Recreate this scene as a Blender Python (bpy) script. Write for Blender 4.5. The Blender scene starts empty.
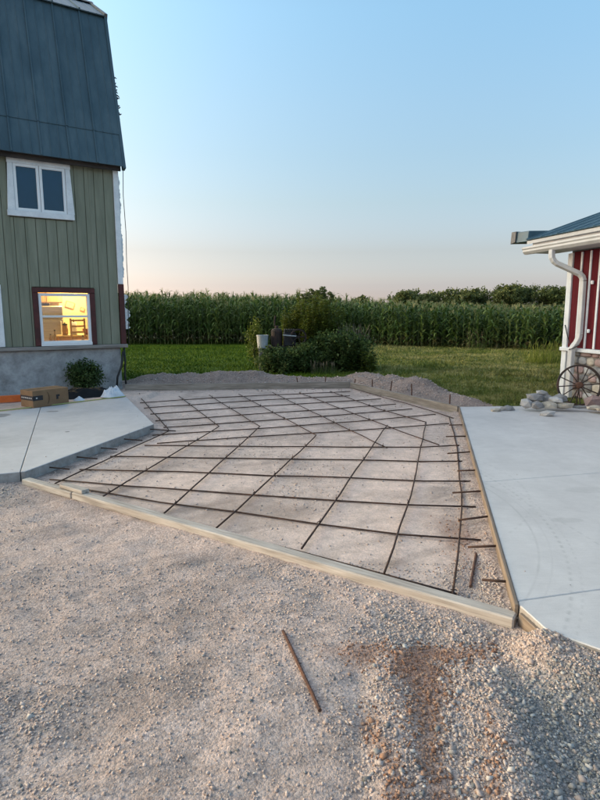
import bpy, bmesh, math, random
import numpy as np
from mathutils import Vector

R = math.radians
scene = bpy.context.scene
C = scene.collection
rng = np.random.default_rng(7)
random.seed(7)

# ------------------------------------------------------------------ camera
cam_d = bpy.data.cameras.new('camera')
cam = bpy.data.objects.new('camera', cam_d)
C.objects.link(cam)
cam.location = (0, 0, 1.6)
cam.rotation_euler = (R(90 - 8.93), 0, 0)
cam_d.sensor_fit = 'VERTICAL'
cam_d.sensor_height = 36.0
cam_d.lens = 36.0 * 560 / 800
cam_d.clip_start = 0.05
cam_d.clip_end = 3000
scene.camera = cam

# ------------------------------------------------------------------ sky, sun, exposure
SUN_EL, SUN_AZ = 15.0, -80.0          # azimuth measured from +Y towards +X
SKY_STRENGTH = 0.15
world = bpy.data.worlds.new('World')
scene.world = world
world.use_nodes = True
wn = world.node_tree
for n in list(wn.nodes):
    wn.nodes.remove(n)
sky = wn.nodes.new('ShaderNodeTexSky')
sky.sky_type = 'NISHITA'
sky.sun_disc = False
sky.sun_elevation = R(SUN_EL)
sky.sun_rotation = R(SUN_AZ)
sky.altitude = 0
sky.air_density = 1.0
sky.dust_density = 4.0
sky.ozone_density = 1.0
# thick summer air: the low sky is paler and pinker than the clear-air model, all the way round
tc = wn.nodes.new('ShaderNodeTexCoord')
sx = wn.nodes.new('ShaderNodeSeparateXYZ')
gain = wn.nodes.new('ShaderNodeValToRGB')
GAINS = [(0.0, (5.3, 5.3, 7.8)), (.012, (3.9, 4.0, 5.9)), (.02, (2.68, 2.74, 4.0)), (.033, (1.84, 1.87, 2.74)), (.045, (1.42, 1.43, 2.04)), (.056, (1.25, 1.24, 1.66)), (.07, (1.08, 1.07, 1.37)), (.085, (.98, .955, 1.15)), (.102, (.90, .86, .98)), (.18, (.86, .88, .89)), (.253, (.86, .945, .945)), (.32, (.895, 1.03, 1.03)), (.436, (.93, 1.18, 1.19)), (1.0, (.93, 1.18, 1.19))]
el_ = gain.color_ramp.elements
while len(el_) < len(GAINS): el_.new(.5)
for e_, (p_, c_) in zip(el_, GAINS):
    e_.position = p_; e_.color = (*[v / 10 for v in c_], 1)
hs = wn.nodes.new('ShaderNodeVectorMath'); hs.operation = 'MULTIPLY'
wn.links.new(tc.outputs['Generated'], sx.inputs[0])
wn.links.new(sx.outputs[2], gain.inputs[0])
bg = wn.nodes.new('ShaderNodeBackground')
bg.inputs['Strength'].default_value = SKY_STRENGTH
wo = wn.nodes.new('ShaderNodeOutputWorld')
g3 = wn.nodes.new('ShaderNodeVectorMath'); g3.operation = 'SCALE'; g3.inputs['Scale'].default_value = 10.0
wn.links.new(gain.outputs[0], g3.inputs[0])
wn.links.new(sky.outputs[0], hs.inputs[0])
wn.links.new(g3.outputs[0], hs.inputs[1])
wn.links.new(hs.outputs[0], bg.inputs['Color'])
wn.links.new(bg.outputs[0], wo.inputs['Surface'])

sun_d = bpy.data.lights.new('sun', 'SUN')
sun_d.energy = 0.6
sun_d.angle = R(160)
sun_d.color = (1.0, 0.80, 0.70)
sun = bpy.data.objects.new('sun', sun_d)
C.objects.link(sun)
sv = Vector((math.sin(R(SUN_AZ)) * math.cos(R(SUN_EL)), math.cos(R(SUN_AZ)) * math.cos(R(SUN_EL)), math.sin(R(SUN_EL))))
sun.rotation_euler = sv.to_track_quat('Z', 'Y').to_euler()

scene.view_settings.view_transform = 'Standard'
scene.view_settings.look = 'None'
scene.view_settings.gamma = 1
scene.view_settings.use_curve_mapping = False
scene.view_settings.exposure = 1.2

# ------------------------------------------------------------------ helpers
def tag(o, label=None, cat=None, group=None, kind=None):
    if label: o['label'] = label
    if cat: o['category'] = cat
    if group: o['group'] = group
    if kind: o['kind'] = kind
    return o

def empty(name, loc=(0, 0, 0), rz=0, parent=None):
    o = bpy.data.objects.new(name, None)
    C.objects.link(o)
    o.location = loc
    o.rotation_euler = (0, 0, rz)
    o.empty_display_size = 0.1
    o.parent = parent
    return o

def link(name, me, parent=None, loc=(0, 0, 0), rot=(0, 0, 0)):
    o = bpy.data.objects.new(name, me)
    C.objects.link(o)
    o.location = loc
    o.rotation_euler = rot
    o.parent = parent
    return o

def mesh(name, V, F, mat=None, smooth=False, mats=None, midx=None):
    me = bpy.data.meshes.new(name)
    if isinstance(V, np.ndarray) and isinstance(F, np.ndarray):
        nv, (nf, k) = len(V), F.shape
        me.vertices.add(nv)
        me.vertices.foreach_set('co', V.astype(np.float32).ravel())
        me.loops.add(nf * k)
        me.loops.foreach_set('vertex_index', F.astype(np.int32).ravel())
        me.polygons.add(nf)
        me.polygons.foreach_set('loop_start', (np.arange(nf) * k).astype(np.int32))
        me.update(calc_edges=True)
    else:
        me.from_pydata([tuple(v) for v in V], [], [tuple(f) for f in F])
        me.update()
    for m in (mats or ([mat] if mat else [])):
        me.materials.append(m)
    if midx is not None:
        me.polygons.foreach_set('material_index', np.asarray(midx, dtype=np.int32))
    if smooth:
        me.polygons.foreach_set('use_smooth', np.ones(len(me.polygons), dtype=bool))
    return me

def fix_normals(me):
    bm = bmesh.new(); bm.from_mesh(me)
    bmesh.ops.recalc_face_normals(bm, faces=bm.faces)
    bm.to_mesh(me); bm.free()
    return me

class MB:
    """collects shapes, builds ONE mesh object"""
    def __init__(s): s.V = []; s.F = []
    def add(s, V, F):
        n = len(s.V)
        s.V += [tuple(v) for v in V]
        s.F += [tuple(i + n for i in f) for f in F]
        return s
    def box(s, x0, x1, y0, y1, z0, z1):
        V = [(x, y, z) for x in (x0, x1) for y in (y0, y1) for z in (z0, z1)]
        return s.add(V, [(0, 1, 3, 2), (4, 6, 7, 5), (0, 4, 5, 1), (2, 3, 7, 6), (0, 2, 6, 4), (1, 5, 7, 3)])
    def prism(s, poly, z0, z1):
        n = len(poly)
        V = [(p[0], p[1], z0) for p in poly] + [(p[0], p[1], z1) for p in poly]
        F = [tuple(range(n))[::-1], tuple(range(n, 2 * n))] + [(i, (i + 1) % n, n + (i + 1) % n, n + i) for i in range(n)]
        return s.add(V, F)
    def hull8(s, pts):
        """8 points ordered like box corners: x-major, then y, then z"""
        return s.add(pts, [(0, 1, 3, 2), (4, 6, 7, 5), (0, 4, 5, 1), (2, 3, 7, 6), (0, 2, 6, 4), (1, 5, 7, 3)])
    def tube(s, pts, r, n=6, cap=True, sx=1.0, sy=1.0, up=(0, 0, 1), square=False):
        P = [Vector(p) for p in pts]
        m = len(P)
        rr = r if hasattr(r, '__len__') else [r] * m
        V = []; F = []
        prev = None
        for i, p in enumerate(P):
            t = (P[min(i + 1, m - 1)] - P[max(i - 1, 0)]).normalized()
            if prev is None:
                u = Vector(up)
                if abs(t.dot(u)) > .95: u = Vector((1, 0, 0))
                a = (u - t * t.dot(u)).normalized()
            else:
                a = (prev - t * t.dot(prev)).normalized()
            prev = a
            b = t.cross(a)
            for k in range(n):
                th = 2 * math.pi * (k + (.5 if square else 0)) / n
                V.append(p + a * math.cos(th) * rr[i] * sx + b * math.sin(th) * rr[i] * sy)
        for i in range(m - 1):
            for k in range(n):
                k2 = (k + 1) % n
                F.append((i * n + k, i * n + k2, (i + 1) * n + k2, (i + 1) * n + k))
        if cap:
            F.append(tuple(range(n))[::-1]); F.append(tuple((m - 1) * n + k for k in range(n)))
        return s.add(V, F)
    def lathe(s, prof, n=16, c=(0, 0, 0)):
        """profile of (radius, z)"""
        V = [(c[0] + r * math.cos(2 * math.pi * k / n), c[1] + r * math.sin(2 * math.pi * k / n), c[2] + z) for r, z in prof for k in range(n)]
        F = [(i * n + k, i * n + (k + 1) % n, (i + 1) * n + (k + 1) % n, (i + 1) * n + k) for i in range(len(prof) - 1) for k in range(n)]
        return s.add(V, F)
    def build(s, name, mat, parent=None, loc=(0, 0, 0), rot=(0, 0, 0), smooth=False, bevel=0, fix=True):
        me = mesh(name, s.V, s.F, mat, smooth)
        if bevel or fix:
            bm = bmesh.new(); bm.from_mesh(me)
            if bevel:
                bmesh.ops.bevel(bm, geom=list(bm.edges), offset=bevel, segments=1, affect='EDGES', profile=.5)
            bmesh.ops.recalc_face_normals(bm, faces=bm.faces)
            bm.to_mesh(me); bm.free()
            if smooth:
                me.polygons.foreach_set('use_smooth', np.ones(len(me.polygons), dtype=bool))
        return link(name, me, parent, loc, rot)

_bc = {}
def boxo(name, x0, x1, y0, y1, z0, z1, mat, parent=None, bevel=0.004, rot=(0, 0, 0)):
    """a bevelled box object; alike boxes share one mesh"""
    d = (round(x1 - x0, 4), round(y1 - y0, 4), round(z1 - z0, 4))
    key = (d, mat.name, bevel)
    if key not in _bc:
        h = [v / 2 for v in d]
        m = MB().box(-h[0], h[0], -h[1], h[1], -h[2], h[2])
        o = m.build(name, mat, parent, bevel=min(bevel, min(d) * .3))
        _bc[key] = o.data
    else:
        o = link(name, _bc[key], parent)
    o.location = ((x0 + x1) / 2, (y0 + y1) / 2, (z0 + z1) / 2)
    o.rotation_euler = rot
    return o

# smooth value noise in numpy
_lat = np.random.default_rng(3).random((256, 256))
def vnoise(x, y):
    xi = np.floor(x).astype(int); yi = np.floor(y).astype(int)
    fx = x - xi; fy = y - yi
    fx = fx * fx * (3 - 2 * fx); fy = fy * fy * (3 - 2 * fy)
    a = _lat[xi % 256, yi % 256]; b = _lat[(xi + 1) % 256, yi % 256]
    c = _lat[xi % 256, (yi + 1) % 256]; d = _lat[(xi + 1) % 256, (yi + 1) % 256]
    return (a * (1 - fx) + b * fx) * (1 - fy) + (c * (1 - fx) + d * fx) * fy
def fbm(x, y, o=4):
    s = 0; a = .5
    for i in range(o):
        s = s + a * vnoise(x * 2 ** i + 17.3 * i, y * 2 ** i + 9.1 * i); a *= .5
    return s / (1 - .5 ** o)
def sstep(a, b, x):
    t = np.clip((x - a) / (b - a), 0, 1); return t * t * (3 - 2 * t)

# ------------------------------------------------------------------ materials
def node(nt, t, **kw):
    n = nt.nodes.new(t)
    for k, v in kw.items():
        if k in ('inp',):
            for i, val in v.items(): n.inputs[i].default_value = val
        else: setattr(n, k, v)
    return n
def mixc(nt, fac, a, b, blend='MIX'):
    m = node(nt, 'ShaderNodeMix', data_type='RGBA', blend_type=blend)
    for idx, v in ((0, fac), (6, a), (7, b)):
        if hasattr(v, 'is_output'): nt.links.new(v, m.inputs[idx])
        else: m.inputs[idx].default_value = (v if idx == 0 else (*v, 1) if len(v) == 3 else v)
    return m.outputs[2]
def math_(nt, op, a, b=None, c=None, clamp=False):
    m = node(nt, 'ShaderNodeMath', operation=op, use_clamp=clamp)
    for i, v in enumerate((a, b, c)):
        if v is None: continue
        if hasattr(v, 'is_output'): nt.links.new(v, m.inputs[i])
        else: m.inputs[i].default_value = v
    return m.outputs[0]
def ramp(nt, fac, stops):
    r = node(nt, 'ShaderNodeValToRGB')
    e = r.color_ramp.elements
    while len(e) < len(stops): e.new(.5)
    for el, (p, c) in zip(e, stops):
        el.position = p; el.color = (*c, 1) if len(c) == 3 else c
    nt.links.new(fac, r.inputs[0])
    return r.outputs[0]
def noise(nt, co, scale, detail=4, rough=.55, stretch=None, dist=0):
    if stretch:
        mp = node(nt, 'ShaderNodeMapping'); mp.inputs['Scale'].default_value = stretch
        nt.links.new(co, mp.inputs[0]); co = mp.outputs[0]
    n = node(nt, 'ShaderNodeTexNoise', inp={'Scale': scale, 'Detail': detail, 'Roughness': rough, 'Distortion': dist})
    nt.links.new(co, n.inputs['Vector'])
    return n.outputs[0]
def start(name):
    m = bpy.data.materials.new(name); m.use_nodes = True
    nt = m.node_tree
    b = nt.nodes['Principled BSDF']
    return m, nt, b
def coords(nt, kind='pos'):
    if kind == 'pos': return node(nt, 'ShaderNodeNewGeometry').outputs['Position']
    return node(nt, 'ShaderNodeTexCoord').outputs['Object']
def bump(nt, b, h, strength, dist):
    bn = node(nt, 'ShaderNodeBump', inp={'Strength': strength, 'Distance': dist})
    nt.links.new(h, bn.inputs['Height'])
    nt.links.new(bn.outputs[0], b.inputs['Normal'])

def surf(name, stops, scale=4, fine=40, fine_amt=.25, rough=.7, metallic=0, bstr=.3, bdist=.004, stretch=None, co='pos', spec=.4, rnd=0.0, detail=5):
    """mottled procedural surface: colour ramp over noise, finer speckle, small relief"""
    m, nt, b = start(name)
    c = coords(nt, co)
    n1 = noise(nt, c, scale, detail, .6, stretch)
    col = ramp(nt, n1, stops)
    n2 = noise(nt, c, fine, 3, .6, stretch)
    g = math_(nt, 'MULTIPLY_ADD', n2, fine_amt * 2, 1 - fine_amt)
    if rnd:
        oi = node(nt, 'ShaderNodeObjectInfo')
        g2 = math_(nt, 'MULTIPLY_ADD', oi.outputs['Random'], rnd * 2, 1 - rnd)
        g = math_(nt, 'MULTIPLY', g, g2)
    cc = node(nt, 'ShaderNodeVectorMath', operation='SCALE')
    nt.links.new(col, cc.inputs[0]); nt.links.new(g, cc.inputs['Scale'])
    nt.links.new(cc.outputs[0], b.inputs['Base Color'])
    b.inputs['Roughness'].default_value = rough
    b.inputs['Metallic'].default_value = metallic
    b.inputs['Specular IOR Level'].default_value = spec
    if bstr:
        bump(nt, b, math_(nt, 'MULTIPLY_ADD', n1, .6, n2), bstr, bdist)
    return m

def leafmat(name, c1, c2, c3, scale=.8, fine=9, trans=.35):
    m, nt, b = start(name)
    c = coords(nt)
    n1 = noise(nt, c, scale, 3, .6)
    n2 = noise(nt, c, fine, 2, .6)
    rpi = node(nt, 'ShaderNodeNewGeometry').outputs['Random Per Island']
    f = math_(nt, 'ADD', math_(nt, 'MULTIPLY', n1, .55), math_(nt, 'MULTIPLY', n2, .45))
    f = math_(nt, 'MULTIPLY_ADD', math_(nt, 'SUBTRACT', rpi, .5), .22, f)
    col = ramp(nt, f, [(.36, c1), (.5, c2), (.64, c3)])
    nt.links.new(col, b.inputs['Base Color'])
    b.inputs['Roughness'].default_value = .6
    b.inputs['Specular IOR Level'].default_value = .25
    t = node(nt, 'ShaderNodeBsdfTranslucent')
    nt.links.new(col, t.inputs[0])
    mx = node(nt, 'ShaderNodeMixShader'); mx.inputs[0].default_value = trans
    nt.links.new(b.outputs[0], mx.inputs[1]); nt.links.new(t.outputs[0], mx.inputs[2])
    nt.links.new(mx.outputs[0], nt.nodes['Material Output'].inputs[0])
    return m

M = {}
# -- gravel sheet: albedo attribute from the mesh, stone chips from voronoi cells
m, nt, b = start('gravel'); M['gravel'] = m
c = coords(nt)
att = node(nt, 'ShaderNodeAttribute', attribute_name='albedo')
v1 = node(nt, 'ShaderNodeTexVoronoi', inp={'Scale': 85.0, 'Randomness': 1.0}); nt.links.new(c, v1.inputs['Vector'])
v2 = node(nt, 'ShaderNodeTexVoronoi', inp={'Scale': 210.0, 'Randomness': 1.0}); nt.links.new(c, v2.inputs['Vector'])
sep = node(nt, 'ShaderNodeSeparateColor'); nt.links.new(v1.outputs['Color'], sep.inputs[0])
sep2 = node(nt, 'ShaderNodeSeparateColor'); nt.links.new(v2.outputs['Color'], sep2.inputs[0])
nf = noise(nt, c, 9, 6, .65)
nm = noise(nt, c, 38, 4, .6)
chip = math_(nt, 'MULTIPLY_ADD', math_(nt, 'MULTIPLY', math_(nt, 'SUBTRACT', sep.outputs[0], .5), att.outputs['Alpha']), .66, 1.0)
chip2 = math_(nt, 'MULTIPLY_ADD', math_(nt, 'MULTIPLY', math_(nt, 'SUBTRACT', sep2.outputs[0], .5), att.outputs['Alpha']), .60, 1.0)
mot = math_(nt, 'MULTIPLY_ADD', nf, .9, .55)
g = math_(nt, 'MULTIPLY', math_(nt, 'MULTIPLY', chip, chip2), mot)
sc = node(nt, 'ShaderNodeVectorMath', operation='SCALE')
grey = mixc(nt, math_(nt, 'MULTIPLY', sep.outputs[1], .28), att.outputs['Color'], (.34, .31, .295))
nt.links.new(grey, sc.inputs[0]); nt.links.new(g, sc.inputs['Scale'])
nt.links.new(sc.outputs[0], b.inputs['Base Color'])
b.inputs['Roughness'].default_value = .92
b.inputs['Specular IOR Level'].default_value = .2
hh = math_(nt, 'ADD', math_(nt, 'MULTIPLY', v1.outputs['Distance'], -.7), math_(nt, 'ADD', math_(nt, 'MULTIPLY', v2.outputs['Distance'], -.35), math_(nt, 'MULTIPLY', nm, 1.2)))
bump(nt, b, math_(nt, 'MULTIPLY', hh, att.outputs['Alpha']), .7, .009)

# -- loose stones: colour per mesh island
def stonemat(name, stops, rough=.85):
    m, nt, b = start(name)
    gi = node(nt, 'ShaderNodeNewGeometry')
    col = ramp(nt, gi.outputs['Random Per Island'], stops)
    n2 = noise(nt, gi.outputs['Position'], 120, 3, .6)
    cc = node(nt, 'ShaderNodeVectorMath', operation='SCALE')
    nt.links.new(col, cc.inputs[0]); nt.links.new(math_(nt, 'MULTIPLY_ADD', n2, .5, .75), cc.inputs['Scale'])
    nt.links.new(cc.outputs[0], b.inputs['Base Color'])
    b.inputs['Roughness'].default_value = rough
    b.inputs['Specular IOR Level'].default_value = .25
    return m
M['stone'] = stonemat('loose_stone', [(0, (.38, .285, .24)), (.22, (.49, .385, .33)), (.42, (.42, .345, .31)), (.62, (.55, .45, .395)), (.8, (.45, .335, .285)), (.95, (.30, .26, .24)), (1, (.60, .53, .48))])
M['stone_grey'] = stonemat('grey_stone', [(0, (.14, .137, .135)), (.4, (.22, .212, .205)), (.8, (.30, .285, .27)), (1, (.42, .40, .38))])

M['stone_clay'] = stonemat('clay_stone', [(0, (.19, .095, .06)), (.5, (.29, .165, .11)), (1, (.40, .26, .19))])

# -- concrete with tyre prints
def concrete(name, arcs=(), spots=(), tone=1.0):
    m, nt, b = start(name)
    c = coords(nt)
    n1 = noise(nt, c, 1.1, 6, .6); n2 = noise(nt, c, 7, 5, .65); n3 = noise(nt, c, 160, 3, .6); n4 = noise(nt, c, 3.2, 3, .6, stretch=(1, .25, 1))
    f = math_(nt, 'ADD', math_(nt, 'MULTIPLY', n1, .5), math_(nt, 'ADD', math_(nt, 'MULTIPLY', n2, .25), math_(nt, 'MULTIPLY', n4, .25)))
    col = ramp(nt, f, [(.30, tuple(tone * v for v in (.40, .382, .375))), (.5, tuple(tone * v for v in (.485, .462, .452))), (.68, tuple(tone * v for v in (.55, .527, .512)))])
    n5 = noise(nt, c, 55, 3, .6, stretch=(.25, 1.6, 1)); n6 = noise(nt, c, 2.1, 7, .72, dist=.6)
    sp = math_(nt, 'MULTIPLY', math_(nt, 'MULTIPLY_ADD', n3, .30, .85), math_(nt, 'MULTIPLY', math_(nt, 'MULTIPLY_ADD', n5, .16, .92), math_(nt, 'MULTIPLY_ADD', n6, .34, .83)))
    xyz = node(nt, 'ShaderNodeSeparateXYZ'); nt.links.new(c, xyz.inputs[0])
    for cx, cy, rad, wid, amt, dash in arcs:
        dx = math_(nt, 'SUBTRACT', xyz.outputs[0], cx); dy = math_(nt, 'SUBTRACT', xyz.outputs[1], cy)
        dd = math_(nt, 'SQRT', math_(nt, 'ADD', math_(nt, 'MULTIPLY', dx, dx), math_(nt, 'MULTIPLY', dy, dy)))
        e = math_(nt, 'ABSOLUTE', math_(nt, 'SUBTRACT', dd, rad))
        k = math_(nt, 'SUBTRACT', 1.0, math_(nt, 'DIVIDE', e, wid), clamp=True)
        k = math_(nt, 'MULTIPLY', k, math_(nt, 'MULTIPLY_ADD', n2, 2.6, -.75, clamp=True))
        if dash:
            an = math_(nt, 'ARCTAN2', dy, dx)
            k = math_(nt, 'MULTIPLY', k, math_(nt, 'GREATER_THAN', math_(nt, 'SINE', math_(nt, 'MULTIPLY', an, dash)), -.1))
        sp = math_(nt, 'MULTIPLY', sp, math_(nt, 'SUBTRACT', 1.0, math_(nt, 'MULTIPLY', k, amt)))
    for cx, cy, rx, ry, amt in spots:
        dx = math_(nt, 'DIVIDE', math_(nt, 'SUBTRACT', xyz.outputs[0], cx), rx); dy = math_(nt, 'DIVIDE', math_(nt, 'SUBTRACT', xyz.outputs[1], cy), ry)
        dd = math_(nt, 'ADD', math_(nt, 'MULTIPLY', dx, dx), math_(nt, 'MULTIPLY', dy, dy))
        dd = math_(nt, 'ADD', dd, math_(nt, 'MULTIPLY_ADD', n2, 1.2, -.6))
        k = math_(nt, 'MULTIPLY', math_(nt, 'SUBTRACT', 1.15, dd, clamp=True), 3.0, clamp=True)
        sp = math_(nt, 'MULTIPLY', sp, math_(nt, 'SUBTRACT', 1.0, math_(nt, 'MULTIPLY', k, amt)))
    cc = node(nt, 'ShaderNodeVectorMath', operation='SCALE')
    nt.links.new(col, cc.inputs[0]); nt.links.new(sp, cc.inputs['Scale'])
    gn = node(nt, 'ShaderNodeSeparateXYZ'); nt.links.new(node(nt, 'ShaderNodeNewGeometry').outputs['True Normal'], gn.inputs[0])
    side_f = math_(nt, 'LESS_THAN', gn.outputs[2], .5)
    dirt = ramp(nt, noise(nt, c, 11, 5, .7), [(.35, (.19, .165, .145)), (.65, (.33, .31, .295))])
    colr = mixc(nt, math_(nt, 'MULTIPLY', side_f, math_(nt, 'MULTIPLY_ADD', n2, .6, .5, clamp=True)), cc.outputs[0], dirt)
    nt.links.new(colr, b.inputs['Base Color'])
    b.inputs['Roughness'].default_value = .75
    b.inputs['Specular IOR Level'].default_value = .3
    bump(nt, b, math_(nt, 'ADD', math_(nt, 'ADD', n3, math_(nt, 'MULTIPLY', n5, 1.2)), math_(nt, 'MULTIPLY', n2, 1.5)), .35, .003)
    return m
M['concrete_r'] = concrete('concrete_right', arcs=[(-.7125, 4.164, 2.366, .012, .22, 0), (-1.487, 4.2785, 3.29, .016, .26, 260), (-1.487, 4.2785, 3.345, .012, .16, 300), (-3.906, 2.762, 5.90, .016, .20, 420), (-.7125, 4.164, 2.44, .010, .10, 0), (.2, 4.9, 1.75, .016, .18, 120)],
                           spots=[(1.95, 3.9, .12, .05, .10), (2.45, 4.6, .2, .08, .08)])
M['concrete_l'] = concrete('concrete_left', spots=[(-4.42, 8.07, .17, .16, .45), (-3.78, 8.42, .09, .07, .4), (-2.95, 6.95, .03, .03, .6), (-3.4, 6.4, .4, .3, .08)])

M['soil'] = surf('field_soil', [(.3, (.05, .06, .025)), (.7, (.09, .085, .045))], scale=.6, fine=8, rough=.95, bstr=.2, bdist=.05)
# -- lawn: green to the left, drier towards the right
def lawnmat(name, k):
    m, nt, b = start(name)
    c = coords(nt)
    n1 = noise(nt, c, .9, 4, .65); n2 = noise(nt, c, 7, 3, .6); n3 = noise(nt, c, .22, 2, .5)
    f = math_(nt, 'ADD', math_(nt, 'MULTIPLY', n1, .55), math_(nt, 'MULTIPLY', n2, .45))
    green = ramp(nt, f, [(.34, (.028 * k, .054 * k, .006 * k)), (.5, (.056 * k, .094 * k, .009 * k)), (.66, (.105 * k, .138 * k, .016 * k))])
    dry = ramp(nt, f, [(.34, (.046 * k, .062 * k, .013 * k)), (.47, (.105 * k, .116 * k, .034 * k)), (.60, (.25 * k, .22 * k, .095 * k))])
    xyz = node(nt, 'ShaderNodeSeparateXYZ'); nt.links.new(c, xyz.inputs[0])
    t = math_(nt, 'MULTIPLY_ADD', xyz.outputs[0], .30, .05)
    t = math_(nt, 'ADD', math_(nt, 'MINIMUM', t, 1.0), math_(nt, 'MULTIPLY_ADD', n3, 1.8, -1.05), clamp=True)
    col = mixc(nt, t, green, dry)
    nt.links.new(col, b.inputs['Base Color'])
    b.inputs['Roughness'].default_value = .8
    b.inputs['Specular IOR Level'].default_value = .04
    bump(nt, b, n2, .6, .05)
    return m
M['lawn'] = lawnmat('lawn', 1.0)
M['blade'] = lawnmat('grass_blade', 1.25)

M['rebar'] = surf('rusty_rebar', [(.3, (.036, .022, .017)), (.55, (.065, .036, .026)), (.75, (.13, .06, .032))], scale=9, fine=60, rough=.8, bstr=.4, bdist=.002, metallic=.2)
M['rust'] = surf('rust', [(.3, (.045, .025, .020)), (.55, (.10, .045, .028)), (.75, (.17, .075, .04))], scale=14, fine=90, rough=.85, bstr=.4, bdist=.002)
def wood(name, stops, rough=.8, co='obj', ax=(1, 14, 14), scale=2.2, rnd=.08):
    return surf(name, stops, scale=scale, fine=9, fine_amt=.22, rough=rough, bstr=.35, bdist=.003, stretch=ax, co=co, rnd=rnd)
M['lumber'] = wood('weathered_lumber', [(.28, (.23, .19, .16)), (.5, (.40, .345, .295)), (.72, (.52, .465, .41))])
M['form_wood'] = wood('form_board_wood', [(.28, (.15, .125, .10)), (.5, (.25, .215, .18)), (.72, (.35, .31, .27))])
M['form_brown'] = wood('stained_form_wood', [(.28, (.11, .08, .058)), (.5, (.185, .14, .105)), (.72, (.27, .215, .17))])
M['siding'] = surf('green_siding', [(.25, (.150, .158, .112)), (.5, (.198, .206, .150)), (.75, (.245, .25, .188))], scale=3, fine=22, fine_amt=.10, rough=.7, bstr=.15, bdist=.002, stretch=(3, 3, .35), rnd=.05)
M['groove'] = surf('groove_gap', [(.3, (.10, .105, .07)), (.7, (.12, .125, .085))], rough=.9)  # darker olive wall core, seen in the gaps between siding boards
M['trim_white'] = surf('white_trim', [(.3, (.60, .62, .64)), (.6, (.74, .755, .765)), (.8, (.79, .80, .80))], scale=5, fine=40, fine_amt=.08, rough=.5, bstr=.08, bdist=.002)
M['vinyl'] = surf('white_vinyl', [(.3, (.74, .745, .75)), (.7, (.80, .80, .80))], scale=4, fine=60, fine_amt=.03, rough=.4, bstr=.02)
M['trim_red'] = surf('dark_red_trim', [(.3, (.050, .016, .014)), (.6, (.085, .022, .020)), (.8, (.10, .035, .028))], scale=5, fine=30, rough=.65, bstr=.2, bdist=.002)
M['foundation'] = surf('whitewashed_foundation', [(.26, (.19, .187, .183)), (.42, (.28, .28, .282)), (.58, (.35, .352, .355)), (.76, (.42, .42, .42))], scale=5.5, fine=26, fine_amt=.22, rough=.92, bstr=.55, bdist=.012, detail=8)
M['sill_wood'] = wood('old_sill_wood', [(.28, (.14, .125, .11)), (.5, (.24, .215, .195)), (.72, (.31, .285, .26))])
M['dark_wood'] = surf('dark_fascia', [(.3, (.030, .026, .024)), (.7, (.06, .050, .045))], rough=.8)
M['roof_blue'] = surf('blue_metal_roof', [(.25, (.038, .070, .090)), (.5, (.058, .098, .120)), (.75, (.090, .132, .152))], scale=1.6, fine=9, fine_amt=.16, rough=.48, bstr=.12, bdist=.004, stretch=(2, 2, .4), spec=.35, rnd=.06)
M['roof_blue2'] = surf('worn_blue_metal', [(.25, (.034, .070, .095)), (.5, (.052, .100, .128)), (.75, (.085, .135, .16))], scale=3, fine=16, fine_amt=.15, rough=.42, bstr=.1, spec=.5)
M['flash_grey'] = surf('grey_flashing', [(.25, (.07, .068, .07)), (.75, (.15, .14, .14))], scale=9, fine=30, rough=.5, metallic=.3)
M['foam'] = surf('torn_white_foam', [(.3, (.58, .60, .61)), (.7, (.78, .79, .79))], scale=9, fine=50, rough=.95, bstr=.8, bdist=.01)
M['red_board'] = surf('red_board', [(.25, (.085, .009, .013)), (.5, (.112, .012, .018)), (.75, (.14, .019, .025))], scale=4, fine=30, fine_amt=.12, rough=.75, spec=.12, bstr=.12, bdist=.002, stretch=(3, 3, .5))
M['gutter'] = surf('white_gutter', [(.3, (.52, .505, .49)), (.7, (.62, .61, .60))], scale=4, fine=20, fine_amt=.06, rough=.38, bstr=.03)
M['soffit'] = surf('soffit', [(.3, (.50, .47, .45)), (.7, (.60, .57, .55))], scale=4, fine=20, fine_amt=.08, rough=.6)
M['mortar'] = surf('mortar', [(.3, (.20, .19, .18)), (.7, (.32, .30, .285))], scale=12, fine=60, rough=.95, bstr=.5, bdist=.005)
def vstone(name, a, b_):
    return surf(name, [(.3, a), (.7, b_)], scale=9, fine=60, fine_amt=.25, rough=.9, bstr=.5, bdist=.006, rnd=.2)
M['fieldstone'] = [vstone('fieldstone_grey', (.15, .148, .15), (.31, .30, .295)), vstone('fieldstone_pink', (.25, .16, .15), (.38, .28, .26)),
                   vstone('fieldstone_tan', (.30, .26, .21), (.44, .40, .34)), vstone('fieldstone_pale', (.32, .315, .31), (.47, .46, .455))]
M['cable'] = surf('black_cable', [(.3, (.010, .010, .010)), (.7, (.02, .02, .02))], rough=.5)
M['cardboard'] = surf('cardboard', [(.3, (.185, .105, .055)), (.7, (.235, .14, .075))], scale=6, fine=50, fine_amt=.08, rough=.85, bstr=.1)
M['black_print'] = surf('black_print', [(.3, (.012, .013, .018)), (.7, (.02, .022, .028))], rough=.45)
M['white_print'] = surf('white_print', [(.3, (.45, .45, .46)), (.7, (.55, .55, .55))], rough=.5)
M['orange'] = surf('orange_paint', [(.3, (.55, .105, .018)), (.7, (.66, .145, .028))], scale=6, fine=30, fine_amt=.12, rough=.5)
M['black_plastic'] = surf('black_plastic', [(.3, (.007, .007, .008)), (.7, (.013, .013, .014))], scale=8, rough=.6, spec=.15, bstr=.4, bdist=.01)
M['rag'] = surf('pale_crumpled_sheet', [(.3, (.52, .55, .60)), (.7, (.70, .72, .76))], scale=12, fine=60, fine_amt=.1, rough=.7, bstr=.4, bdist=.01)
M['string'] = surf('mason_line', [(.3, (.30, .33, .12)), (.7, (.42, .44, .18))], rough=.8)
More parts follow.
